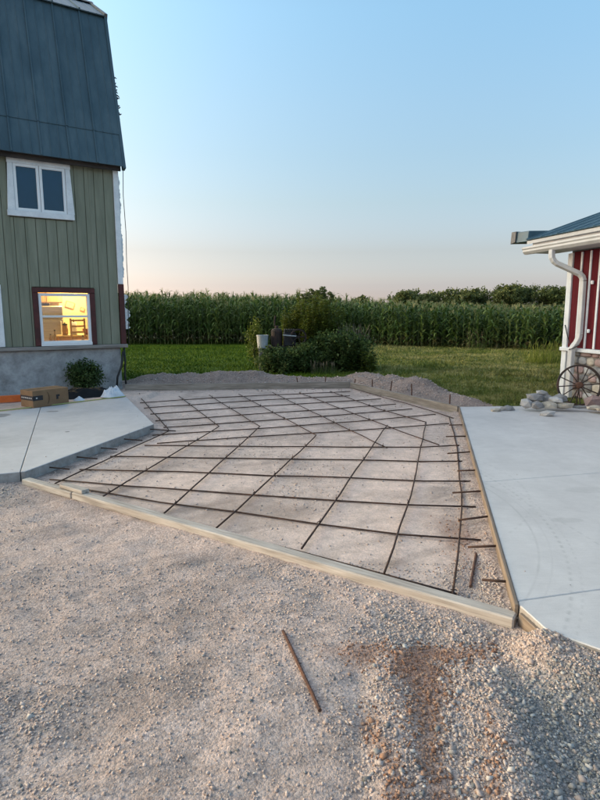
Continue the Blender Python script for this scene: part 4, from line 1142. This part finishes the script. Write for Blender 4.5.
# dowels drilled into the slab edges (parts of the pavements)
for a, b_ in [((2.065, 7.60), (2.40, 7.60)), ((1.825, 6.844), (2.16, 6.88)), ((1.63, 6.02), (1.98, 6.10)), ((1.554, 5.35), (1.82, 5.35)), ((1.322, 4.67), (1.67, 4.705)), ((1.19, 4.012), (1.53, 4.11)), ((1.122, 3.541), (1.39, 3.541)), ((1.06, 3.057), (1.28, 3.02))]:
    MB().tube([(a[0], a[1], .058 + rb.uniform(-.010, .004)), (b_[0], b_[1], .062)], .0082, 7).build('dowel', M['rebar'], pv, smooth=True)
for t, l in ((.04, .36), (.30, .24), (.50, .20), (.68, .24), (.86, .22)):
    p0 = np.array(SL[1]) + (np.array(SL[2]) - np.array(SL[1])) * t
    q0 = p0 + np.array((l, .02 - l * .35))
    MB().tube([(p0[0] - .08, p0[1] + .02, .05), (q0[0], q0[1], .045)], .0075, 7).build('dowel', M['rebar'], pv2, smooth=True)
# loose bars
def ribbed(name, a, b_, rad, label, cat='rebar'):
    L = math.dist(a, b_); n = int(L / .012)
    pts = [tuple(np.array(a) + (np.array(b_) - np.array(a)) * i / n) for i in range(n + 1)]
    o = MB().tube(pts, [rad * (1.0 if i % 2 else .86) for i in range(n + 1)], 8).build(name, M['rust'], smooth=False)
    return tag(o, label, cat)
def gz1(x, y): return float(ground_z(np.array([x]), np.array([y]))[0])
ribbed('rebar_rod', (-.085, 2.60, gz1(-.085, 2.6) + .012), (.08, 2.03, gz1(.08, 2.03) + .012), .0085, 'short rusty rebar rod lying alone on the open gravel yard')
ribbed('rebar_rod', (1.165, 3.50, .022), (.995, 3.06, .018), .009, 'rusty rod lying in gravel between rebar grid and right slab')

# ================================================================== THINGS BY THE HOUSE
# cardboard box
ba, bb, bc = np.array((-4.20, 8.70)), np.array((-4.52, 8.95)), np.array((-3.84, 9.22))
ax = (bc - ba) / np.linalg.norm(bc - ba); ang = math.atan2(ax[1], ax[0])
bx = empty('cardboard_box', (ba[0], ba[1], .10), ang)
tag(bx, 'closed brown cardboard box with black tape beside the foundation', 'box')
BL, BWd, BH = .62, .36, .27
body = boxo('carton', 0, BL, 0, BWd, 0, BH, M['cardboard'], bx, .006)
boxo('tape', .002, BL * .27, -.0025, -.0005, BH * .42, BH * .70, M['black_print'], bx, .0003)
boxo('tape', -.0025, -.0005, -.0024, BWd - .004, BH * .42, BH * .70, M['black_print'], bx, .0003)
boxo('flap_seam', .004, BL - .004, BWd * .49, BWd * .51, BH + .0002, BH + .003, M['black_print'], bx, .0003)
for i in range(6):
    boxo('tape_print', -.0040, -.0028, .03 + i * .052, .03 + i * .052 + .030, BH * .53, BH * .60, M['white_print'], bx, .0002)
boxo('tape_print', .05, .075, -.0040, -.0028, BH * .53, BH * .60, M['white_print'], bx, .0002)
arc = [(BL * .36 + .05 * math.cos(t), -.002, BH * .5 + .105 * math.sin(t)) for t in np.linspace(-1.25, 1.25, 12)]
MB().tube(arc, [.003, .005, .006, .007, .008, .008, .008, .008, .007, .006, .005, .003], 5, sx=.2).build('printed_smile_arc', M['black_print'], bx)
MB().box(BL * .64, BL * .70, -.002, -.0005, BH * .36, BH * .64).box(BL * .70 + .001, BL * .74, -.002, -.0005, BH * .52, BH * .64).build('printed_mark', M['black_print'], bx)
# orange steel beam
o = board_between('steel_beam', (-6.3, 8.72), (-4.52, 9.62), .06, .085, .20, M['orange'], 'orange painted steel beam lying behind the cardboard box', 'beam', bev=.006)
# crumpled sheets
def crumple(name, cx, cy, rx, ry, h, mat, ang, seed, label, cat, nx=34, ny=22, z0=.06, rough=1.0, fr=3.0):
    V = []; F = []
    r = random.Random(seed); o1 = r.uniform(0, 50)
    for i in range(nx):
        for j_ in range(ny):
            u = -1 + 2 * i / (nx - 1); v = -1 + 2 * j_ / (ny - 1)
            a = math.atan2(v, u)
            rim = 1 - .25 * float(vnoise(np.array([a * 2 + o1]), np.array([o1]))[0])
            d = math.hypot(u, v) / rim
            f1 = float(fbm(np.array([u * fr + o1]), np.array([v * fr * .73]), 4)[0])
            ridge = 1 - abs(2 * float(vnoise(np.array([u * fr * 1.3 + o1]), np.array([v * fr * 1.3 + 9]))[0]) - 1)
            z = h * max(0, 1 - d ** 2.2) * (.35 + .9 * f1 * rough + .25 * ridge)
            sh = min(1, 1 / max(d, 1e-3)) if d > 1 else 1
            V.append((u * rx * sh, v * ry * sh, z))
    for i in range(nx - 1):
        for j_ in range(ny - 1):
            a = i * ny + j_; F.append((a, a + ny, a + ny + 1, a + 1))
    o = MB().add(V, F).build(name, mat, None, (cx, cy, z0), (0, 0, ang), smooth=False, fix=True)
    return tag(o, label, cat)
crumple('plastic_sheet', -3.92, 10.12, .66, .26, .17, M['black_plastic'], R(31), 3, 'crumpled black plastic sheeting between cardboard box and foundation', 'plastic sheet', z0=.075)
crumple('cloth_rag', -3.36, 9.98, .24, .15, .17, M['rag'], R(20), 6, 'crumpled pale cloth bundle on the slab corner at the house', 'cloth', z0=.098, fr=5.5, nx=40, ny=28)
crumple('paper_scrap', -3.80, 9.52, .11, .07, .06, M['rag'], R(30), 9, 'small crumpled pale scrap beside the black plastic sheeting', 'paper', nx=14, ny=10, z0=.098)
st = MB().tube([(-5.3, 7.66, .112), (-4.56, 8.42, .112), (-3.8, 9.19, .110), (-3.12, 9.90, .112)], .009, 5).build('mason_line', M['string'])
tag(st, 'thin yellow green string along the back edge of the left slab', 'string')

# ================================================================== WHEEL AND LOOSE ROCKS
wh = empty('wagon_wheel', (4.50, 8.93, .10), R(8))
tag(wh, 'rusty iron spoked wagon wheel leaning by the white downspout', 'wheel')
wh.rotation_euler = (R(-9), 0, R(-14))
WR = .335
def ring(Rm, hw, hr, n=40):
    V = []; F = []
    for k in range(n):
        t = 2 * math.pi * k / n
        for dr, dy in ((-hr, -hw), (hr, -hw), (hr, hw), (-hr, hw)):
            V.append(((Rm + dr) * math.cos(t), dy, WR + (Rm + dr) * math.sin(t)))
    for k in range(n):
        a = k * 4; b_ = ((k + 1) % n) * 4
        for e_ in range(4): F.append((a + e_, a + (e_ + 1) % 4, b_ + (e_ + 1) % 4, b_ + e_))
    return MB().add(V, F)
ring(WR - .014, .030, .014).build('rim', M['old_iron'], wh)
MB().tube([(0, -.09, WR), (0, -.07, WR), (0, .07, WR), (0, .09, WR)], [.035, .055, .055, .035], 14).build('hub', M['rust'], wh)
for k in range(12):
    t = 2 * math.pi * k / 12 + .1
    yy = .045 * (1 if k % 2 else -1)
    MB().tube([(.05 * math.cos(t), yy, WR + .05 * math.sin(t)), ((WR - .022) * math.cos(t), yy * .3, WR + (WR - .022) * math.sin(t))], .0085, 6).build('spoke', M['old_iron'], wh)
MB().tube([(.02, .06, WR), (.03, .30, .0)], .010, 6).build('prop_rod', M['old_iron'], wh)
rocks = [  # x, y, z, dims, kind, label
 (3.80, 9.28, .17, (.20, .18, .17), 3, 'pale grey rock standing on end at the left of the rock heap'),
 (3.96, 9.22, .15, (.22, .20, .14), 0, 'flat grey rock low in the rock heap at slab edge'),
 (3.97, 9.36, .25, (.26, .20, .15), 0, 'grey blocky rock on top of the rock heap'),
 (4.13, 9.46, .31, (.20, .15, .09), 3, 'pale flat rock crowning the rock heap'),
 (4.16, 9.24, .15, (.28, .22, .13), 2, 'tan flat rock low at the front of the rock heap'),
 (4.20, 9.42, .22, (.22, .18, .14), 0, 'grey rock at the back of the rock heap'),
 (4.40, 9.24, .14, (.30, .20, .11), 2, 'long tan rock at the right end of the rock heap'),
 (4.42, 9.42, .22, (.26, .20, .16), 0, 'dark grey rounded rock in the heap beside the wheel'),
 (4.30, 9.30, .22, (.22, .15, .10), 3, 'thin pale rock lying across the rock heap'),
 (3.95, 8.80, .09, (.22, .16, .10), 3, 'single white rock lying forward on the concrete slab'),
 (4.66, 9.22, .12, (.26, .12, .05), 0, 'thin flat grey stone lying under the wheel rim'),
 (4.86, 9.10, .13, (.28, .18, .08), 2, 'flat tan stone on the slab right of the wheel foot'),
 (4.98, 8.93, .135, (.34, .20, .09), 2, 'broad flat tan stone lying on the slab near the shed wall'),
 (3.50, 9.32, .08, (.24, .16, .10), 0, 'half buried grey stone in grass left of the rock heap'),
 (3.28, 9.22, .07, (.18, .12, .08), 2, 'small tan stone in the grass at the slab edge'),
 (5.02, 9.45, .17, (.34, .3, .24), 1, 'pinkish rock between the wheel and the stone wall')]
for i, (x, y, z, d, kd, lab) in enumerate(rocks):
    o = rock('rock', d, M['fieldstone'][kd], None, (x * .915, y * .915, z + .045), (rs.uniform(-.15, .15), rs.uniform(-.15, .15), rs.uniform(-.5, .5)), 300 + i, 1, .24)
    tag(o, lab, 'rock')

# ================================================================== VEGETATION
def leaf_cloud(c_, rad, n, L, Wd, r, shell=.55, droop=.0, squash_low=True):
    """n diamond leaves filling an uneven ellipsoid, grouped into clumps"""
    k = max(6, n // 45)
    d = r.normal(size=(k, 3)); d /= np.linalg.norm(d, axis=1)[:, None]
    rr_ = (shell + (1 - shell) * r.random(k) ** .6) * r.uniform(.72, 1.12, k)
    cc = d * rr_[:, None]
    if squash_low: cc[:, 2] = np.where(cc[:, 2] < 0, cc[:, 2] * .9, cc[:, 2])
    idx = r.integers(0, k, n)
    p = cc[idx] + r.normal(size=(n, 3)) * .17
    p = p * np.array(rad) + np.array(c_)
    Rm = rotmats(n, r)
    l = L * r.uniform(.6, 1.3, n); w = Wd * r.uniform(.6, 1.3, n)
    base = np.array([(-.5, 0, 0), (0, -.5, .12), (.5, 0, 0), (0, .5, .12)])
    q = base[None] * np.stack([l, w, l], 1)[:, None]
    V = np.einsum('nij,nkj->nki', Rm, q) + p[:, None]
    return V.reshape(-1, 3), np.arange(4 * n).reshape(-1, 4)
def stems(mb, base, tips, rad, r):
    for t in tips:
        mid = (np.array(base) + np.array(t)) / 2 + r.normal(size=3) * .04
        mb.tube([tuple(base), tuple(mid), tuple(t)], [rad, rad * .8, rad * .4], 4)
    return mb
r3 = np.random.default_rng(31)
def bush(name, x, y, w, h, n, L, mat, label, cat, dep=None, group=None, z0=0.03):
    e_ = empty(name, (x, y, z0))
    tag(e_, label, cat, group)
    V, F = leaf_cloud((0, 0, h * .50), (w / 2, (dep or w) / 2, h * .50), n, L, L * .45, r3, .25)
    V[:, 2] = np.maximum(V[:, 2], .0)
    link('foliage', mesh('foliage', V, F, mat), e_)
    stems(MB(), (0, 0, -.05), [(r3.uniform(-.35, .35) * w, r3.uniform(-.3, .3) * w, h * r3.uniform(.5, .85)) for _ in range(7)], .014, r3).build('stem', M['stalk'], e_)
    return e_
bush('foundation_shrub', -4.22, 10.98, .72, .68, 2200, .07, M['leaf_dark'], 'small dark leafy shrub growing against the whitewashed foundation', 'shrub', .5)
bush('leafy_bush', 1.02, 15.3, 1.7, 1.08, 5200, .10, M['leaf_mid'], 'dense rounded green bush beside the old machine', 'bush', 1.3)
bush('leafy_bush', -.62, 14.95, 1.15, .62, 2600, .09, M['leaf_dark'], 'low dark weedy bush in front of the old machine', 'bush', .9)
bush('leafy_bush', .10, 14.9, 1.1, .72, 2400, .09, M['leaf_mid'], 'low mid green bush between the machine and the dense bush', 'bush', .8)
bush('leafy_bush', -1.25, 15.7, .6, 1.45, 1200, .08, M['leaf_yellow'], 'slim yellow green weed left of the white bucket', 'weed', .5)
bush('leafy_bush', -.9, 15.4, .9, .6, 900, .08, M['leaf_mid'], 'low weeds below the white bucket', 'weed', .7)
def tall_weed(x, y, h, spread, ns, mat, label, cat, group=None):
    e_ = empty('tall_weed', (x, y, .0)); tag(e_, label, cat, group)
    mb = MB(); Vs = []; Fs = []; off_ = 0
    for i in range(ns):
        a = r3.uniform(0, 6.28); d = spread * math.sqrt(r3.random())
        bx_, by_ = d * math.cos(a), d * math.sin(a) * .6
        hh_ = h * r3.uniform(.62, 1.0) * (1 - .25 * (d / max(spread, .01)) ** 2)
        tx, ty = bx_ + r3.normal() * .07, by_ + r3.normal() * .07
        mb.tube([(bx_, by_, -.03), ((bx_ + tx) / 2, (by_ + ty) / 2, hh_ * .5), (tx, ty, hh_)], [.007, .006, .003], 4)
        n = int(58 * hh_)
        t = .12 + .88 * r3.random(n)
        px_ = bx_ + (tx - bx_) * t; py_ = by_ + (ty - by_) * t; pz_ = hh_ * t
        az = r3.uniform(0, 6.28, n); l = r3.uniform(.09, .18, n) * (1.15 - .5 * t); w = l * .28
        dx, dy = np.cos(az), np.sin(az); up = r3.uniform(-.2, .7, n)
        o_ = np.stack([px_, py_, pz_], 1)
        dirv = np.stack([dx, dy, up], 1); sidev = np.stack([-dy, dx, np.zeros(n)], 1)
        V = np.stack([o_, o_ + dirv * (l * .5)[:, None] + sidev * w[:, None], o_ + dirv * l[:, None] - np.array((0, 0, 1)) * (l * .25)[:, None], o_ + dirv * (l * .5)[:, None] - sidev * w[:, None]], 1).reshape(-1, 3)
        Vs.append(V); Fs.append(np.arange(4 * n).reshape(-1, 4) + off_); off_ += 4 * n
    mb.build('stem', M['stalk'], e_, fix=False)
    link('foliage', mesh('foliage', np.concatenate(Vs), np.concatenate(Fs), mat), e_)
    return e_
tall_weed(.40, 16.1, 2.32, .85, 120, M['leaf_yellow'], 'tall yellow green leafy weeds standing behind the dense bush', 'weed')
tall_weed(-.20, 16.2, 1.85, .5, 50, M['leaf_yellow'], 'tall yellow green weeds directly behind the old machine', 'weed')
tall_weed(1.05, 15.15, 1.22, .8, 70, M['leaf_mid'], 'loose mid green weeds growing up through the dense bush', 'weed')
tall_weed(-.35, 14.75, .72, .75, 45, M['leaf_mid'], 'knee high weeds along the front of the old machine', 'weed')
tall_weed(1.55, 15.0, .8, .5, 30, M['leaf_yellow'], 'low yellow green weeds at the end of the dense bush', 'weed')
tall_weed(.95, 16.4, 1.55, .45, 22, M['leaf_mid'], 'tall mid green weeds behind the dry grass plumes', 'weed')
# umbel weeds above the corn line
def umbel(x, y, h, label):
    e_ = empty('tufted_weed', (x, y, 0)); tag(e_, label, 'weed', 'tufted weeds behind the bush')
    MB().tube([(0, 0, -.03), (.02, .01, h * .5), (.03, 0, h)], [.009, .007, .004], 5).build('stem', M['stalk'], e_, fix=False)
    for dx, dz, s in ((.03, 0, .9), (.10, -.07, .8), (-.08, -.10, .9), (.05, -.2, 1.2), (-.04, -.3, 1.4)):
        mb = MB(); n = 10
        if dx != .03: mb.tube([(.02, 0, h - .28), (dx * .7, 0, h + dz - .12), (dx, 0, h + dz - .02)], .004, 4)
        for k in range(n):
            a = 6.28 * k / n + r3.uniform(-.2, .2); q = .05 * s * r3.uniform(.5, 1.1)
            p1 = (dx + q * math.cos(a), q * math.sin(a), h + dz + .05 * s)
            mb.tube([(dx, 0, h + dz - .03), p1], .0035, 3)
            V, F = leaf_cloud(p1, (.07 * s, .07 * s, .05), 9, .06, .03, r3)
            mb.add(V.tolist(), F.tolist())
        mb.build('leaf_tuft', M['umbel'], e_, fix=False)
for x, h in ((.05, 2.04), (.31, 2.18), (.46, 2.12), (.62, 2.24), (.84, 2.10)):
    umbel(x, 16.7 + .1 * math.sin(9 * x), h, 'thin stemmed weed with leafy tuft rising to the corn line')
# dry plume grass
def plume_clump(x, y, h, n, spread, label, mat=None, mat2=None):
    e_ = empty('plume_grass', (x, y, 0)); tag(e_, label, 'grass clump')
    a = r3.uniform(0, 6.28, n * 7); d = spread * np.sqrt(r3.random(n * 7))
    V, F = blades(d * np.cos(a), d * np.sin(a), np.zeros(n * 7) - .02, h * r3.uniform(.4, .85, n * 7), .014, .35, r3)
    link('blades', mesh('blades', V, F, mat2 or M['leaf_mid']), e_)
    mb = MB()
    for i in range(n):
        a_ = r3.uniform(0, 6.28); d_ = spread * math.sqrt(r3.random()); ln = r3.normal(size=2) * .12 * h
        b0 = (d_ * math.cos(a_), d_ * math.sin(a_), -.02); hh_ = h * r3.uniform(.75, 1.0)
        t_ = (b0[0] + ln[0], b0[1] + ln[1], hh_)
        mb.tube([b0, (b0[0] + ln[0] * .4, b0[1] + ln[1] * .4, hh_ * .6), (b0[0] + ln[0] * .8, b0[1] + ln[1] * .8, hh_ * .85), t_], [.003, .003, .009, .002], 4)
    mb.build('plumes', mat or M['plume'], e_, fix=False)
plume_clump(1.45, 15.9, 1.32, 60, .42, 'clump of tan feathery grass plumes behind the dense bush')
plume_clump(.62, 14.55, .38, 40, .35, 'short tan dry grass at the foot of the dense bush')
plume_clump(7.7, 17.6, .72, 60, .6, 'pale weedy grass clump beside the shed and lawn', mat=M['leaf_yellow'], mat2=M['leaf_yellow'])
plume_clump(7.6, 24.2, .95, 12, .5, 'browned weed clump at the foot of the corn')

# old machine behind the weeds
mc = empty('old_machine', (-.42, 15.45, 0), R(4))
tag(mc, 'dark rusty old farm machine half hidden in the weeds', 'farm machine')
for sx in (-.36, .36):
    for sy in (-.2, .2): boxo('leg', sx - .03, sx + .03, sy - .03, sy + .03, 0, .62, M['old_iron'], mc)
boxo('deck', -.46, .46, -.26, .26, .62, .68, M['old_iron'], mc)
MB().lathe([(.001, 0), (.15, 0), (.155, .03), (.155, .40), (.13, .46), (.05, .48), (.05, .55), (.001, .55)], 16).build('rust_drum', M['old_iron'], mc, loc=(-.22, 0, .681), smooth=False)
boxo('engine_block', -.03, .30, -.20, .20, .681, 1.05, M['dark_iron'], mc, .02)
for k in range(5): boxo('cooling_fin', -.015 + k * .062, .018 + k * .062, -.21, .21, 1.051, 1.14, M['dark_iron'], mc, .004)
ring_o = ring(.20, .03, .02, 24).build('flywheel', M['old_iron'], mc, loc=(.36, -.28, .60)); 
for k in range(5):
    t = 6.283 * k / 5
    MB().tube([(0, 0, 0), (.19 * math.cos(t), 0, .19 * math.sin(t))], .014, 5).build('flywheel_spoke', M['old_iron'], mc, loc=(.36, -.28, .60 + WR))
MB().tube([(-.06, -.30, .985), (.05, -.31, .975), (.30, -.30, .955)], .018, 6).build('pale_handle_bar', M['bucket'], mc)
MB().tube([(-.28, .05, 1.20), (-.27, .06, 1.42), (-.25, .06, 1.50)], .022, 7).build('exhaust_pipe', M['old_iron'], mc)
bk = empty('white_bucket', (-1.02, 15.30, .63)); tag(bk, 'battered white bucket standing on a post left of the machine', 'bucket')
MB().lathe([(.001, 0), (.135, 0), (.16, .33), (.168, .33), (.168, .355), (.15, .355), (.125, .02), (.001, .02)], 20).build('pail', M['bucket'], bk, smooth=False)
MB().tube([(.165 * math.cos(t), 0, .33 - .13 * math.sin(t)) for t in np.linspace(0, math.pi, 10)], .005, 5).build('bail_handle', M['dark_iron'], bk)
tag(boxo('wood_post', -1.12, -.92, 15.2, 15.4, -.05, .628, M['sill_wood']), 'grey wood post under the white bucket', 'post')

# corn
r4 = np.random.default_rng(41)
def corn_plant(r):
    """unit-height plant: arrays V(quads), F, material index (0 leaf, 1 stalk, 2 tassel, 3 dry)"""
    V = []; F = []; MI = []
    def quadstrip(L, R_, mi):
        b0 = len(V)
        for a, b_ in zip(L, R_): V.append(a); V.append(b_)
        for i in range(len(L) - 1):
            F.append((b0 + 2 * i, b0 + 2 * i + 1, b0 + 2 * i + 3, b0 + 2 * i + 2)); MI.append(mi)
    s = .006
    for k in range(3):
        a0, a1 = 2.09 * k, 2.09 * (k + 1)
        quadstrip([(s * math.cos(a0), s * math.sin(a0), z) for z in (0, .5, .9)], [(s * math.cos(a1), s * math.sin(a1), z) for z in (0, .5, .9)], 1)
    az = r.uniform(0, 6.28)
    nl = 13
    for i in range(nl):
        t = .07 + .80 * i / (nl - 1)
        a = az + (math.pi if i % 2 else 0) + r.normal() * .45
        ln = (.20 + .16 * math.sin(math.pi * min(1, t * 1.1))) * r.uniform(.8, 1.2)
        up = r.uniform(.75, 1.15) + .35 * t
        w = .017 * r.uniform(.8, 1.25)
        px_, pz_ = 0.0, t; el = up; L = []; R_ = []
        for k in range(6):
            wk = w * (1, 1.15, 1.05, .85, .5, .06)[k]
            tw = r.normal() * .25
            L.append((px_ * math.cos(a) - wk * math.sin(a), px_ * math.sin(a) + wk * math.cos(a), pz_ + wk * tw))
            R_.append((px_ * math.cos(a) + wk * math.sin(a), px_ * math.sin(a) - wk * math.cos(a), pz_ - wk * tw))
            px_ += ln / 5 * math.cos(el); pz_ += ln / 5 * math.sin(el); el -= (.34 + .24 * r.random())
        quadstrip(L, R_, 3 if t < .2 and r.random() < .6 else 0)
    for k in range(6):
        a = r.uniform(0, 6.28); sp = 0 if k == 0 else r.uniform(.02, .045)
        e = .0035
        quadstrip([(-e, 0, .88), (sp * .6 * math.cos(a) - e, sp * .6 * math.sin(a), .95), (sp * math.cos(a) - e * .4, sp * math.sin(a), 1.0 - .3 * sp)], [(e, 0, .88), (sp * .6 * math.cos(a) + e, sp * .6 * math.sin(a), .95), (sp * math.cos(a) + e * .4, sp * math.sin(a), 1.0 - .3 * sp)], 2)
    return np.array(V), np.array(F), np.array(MI)
cx_ = np.array([-22, -8, 1, 3.4, 3.7, 10.5, 24.]); cy_ = np.array([27.7, 27.6, 27.4, 27.0, 26.2, 22.7, 16.5])
chx = np.array([-22, -8, 1, 3.6, 10.5, 24.]); chy = np.array([2.55, 2.50, 2.36, 2.08, 1.80, 1.7])
pos = []
for row in range(14):
    xx = np.arange(-22, 22, .19 if row < 6 else .26)
    xx = xx + r4.normal(size=len(xx)) * .05
    yy = np.interp(xx, cx_, cy_) + row * .72 + r4.normal(size=len(xx)) * .06
    pos.append(np.stack([xx, yy, np.interp(xx, chx, chy) * r4.normal(1.0, .065, len(xx)) * (.94 if row == 0 else 1.0) + (.012 * row)], 1))
pos = np.concatenate(pos)
kinds = [corn_plant(r4) for _ in range(9)]
Vs, Fs, Ms = [], [], []; off_ = 0
kid = r4.integers(0, 9, len(pos))
for k, (V, F, MI) in enumerate(kinds):
    q = pos[kid == k]; n = len(q)
    a = r4.uniform(0, 6.28, n); ca, sa = np.cos(a), np.sin(a)
    h = q[:, 2]; wf = 2.25 * r4.uniform(.85, 1.1, n)
    X = V[None, :, 0] * ca[:, None] - V[None, :, 1] * sa[:, None]; Y = V[None, :, 0] * sa[:, None] + V[None, :, 1] * ca[:, None]
    ln = r4.normal(size=(n, 2)) * .03
    Z = V[None, :, 2] * h[:, None]
    P_ = np.stack([X * wf[:, None] + q[:, 0:1] + ln[:, 0:1] * Z, Y * wf[:, None] + q[:, 1:2] + ln[:, 1:2] * Z, Z + .0], 2).reshape(-1, 3)
    Vs.append(P_); Fs.append((F[None] + (np.arange(n) * len(V))[:, None, None]).reshape(-1, 4) + off_); Ms.append(np.tile(MI, n)); off_ += len(P_)
cf = link('corn_field', mesh('corn_field', np.concatenate(Vs), np.concatenate(Fs), mats=[M['corn'], M['stalk'], M['tassel'], M['corn_dry']], midx=np.concatenate(Ms)))
tag(cf, 'tall green tasselled corn field closing off the lawn', 'corn', kind='stuff')

# trees beyond the corn
def tree(x, y, h, w, seed, label):
    r = np.random.default_rng(seed)
    e_ = empty('broadleaf_tree', (x, y, -.3)); tag(e_, label, 'tree', 'trees beyond the corn')
    mb = MB().tube([(0, 0, -.1), (.1, 0, h * .25), (0, .1, h * .5), (.1, 0, h * .8)], [.24, .19, .13, .04], 7)
    for k in range(6):
        a = r.uniform(0, 6.28); z = h * r.uniform(.25, .55)
        mb.tube([(0, 0, z), (w * .2 * math.cos(a), w * .2 * math.sin(a), z + h * .12), (w * .36 * math.cos(a), w * .36 * math.sin(a), z + h * .2)], [.09, .06, .02], 5)
    mb.build('trunk', M['bark'], e_, smooth=True)
    Vs = []; Fs = []; o_ = 0
    for k in range(9):
        a = r.uniform(0, 6.28); d = w * .30 * math.sqrt(r.random())
        c_ = (d * math.cos(a), d * math.sin(a), h * r.uniform(.38, .72))
        q = w * r.uniform(.20, .30)
        V, F = leaf_cloud(c_, (q, q, q * .78), 700, .46, .34, r, .4)
        V[:, 2] = np.minimum(V[:, 2], h * (1.0 + .05 * r.random()))
        Vs.append(V); Fs.append(F + o_); o_ += len(V)
    link('crown', mesh('crown', np.concatenate(Vs), np.concatenate(Fs), M['leaf_tree']), e_)
for i, (tx_, hh_, w) in enumerate([(21.4, 7.2, 8.5), (25.3, 7.5, 9), (29.4, 7.3, 8), (33.0, 7.8, 8.5), (36.2, 7.5, 8), (39.6, 7.7, 8.5), (42.9, 8.3, 9), (46.5, 8.9, 9.5), (50.1, 8.7, 9), (53.4, 8.0, 8.5), (13.3, 6.2, 5.0), (57.4, 7.8, 8.5), (62.6, 7.8, 8.5)]):
    tree(tx_, 120 + (i % 3) * 4, hh_, w, 70 + i, 'round crowned green tree in the line beyond the corn')
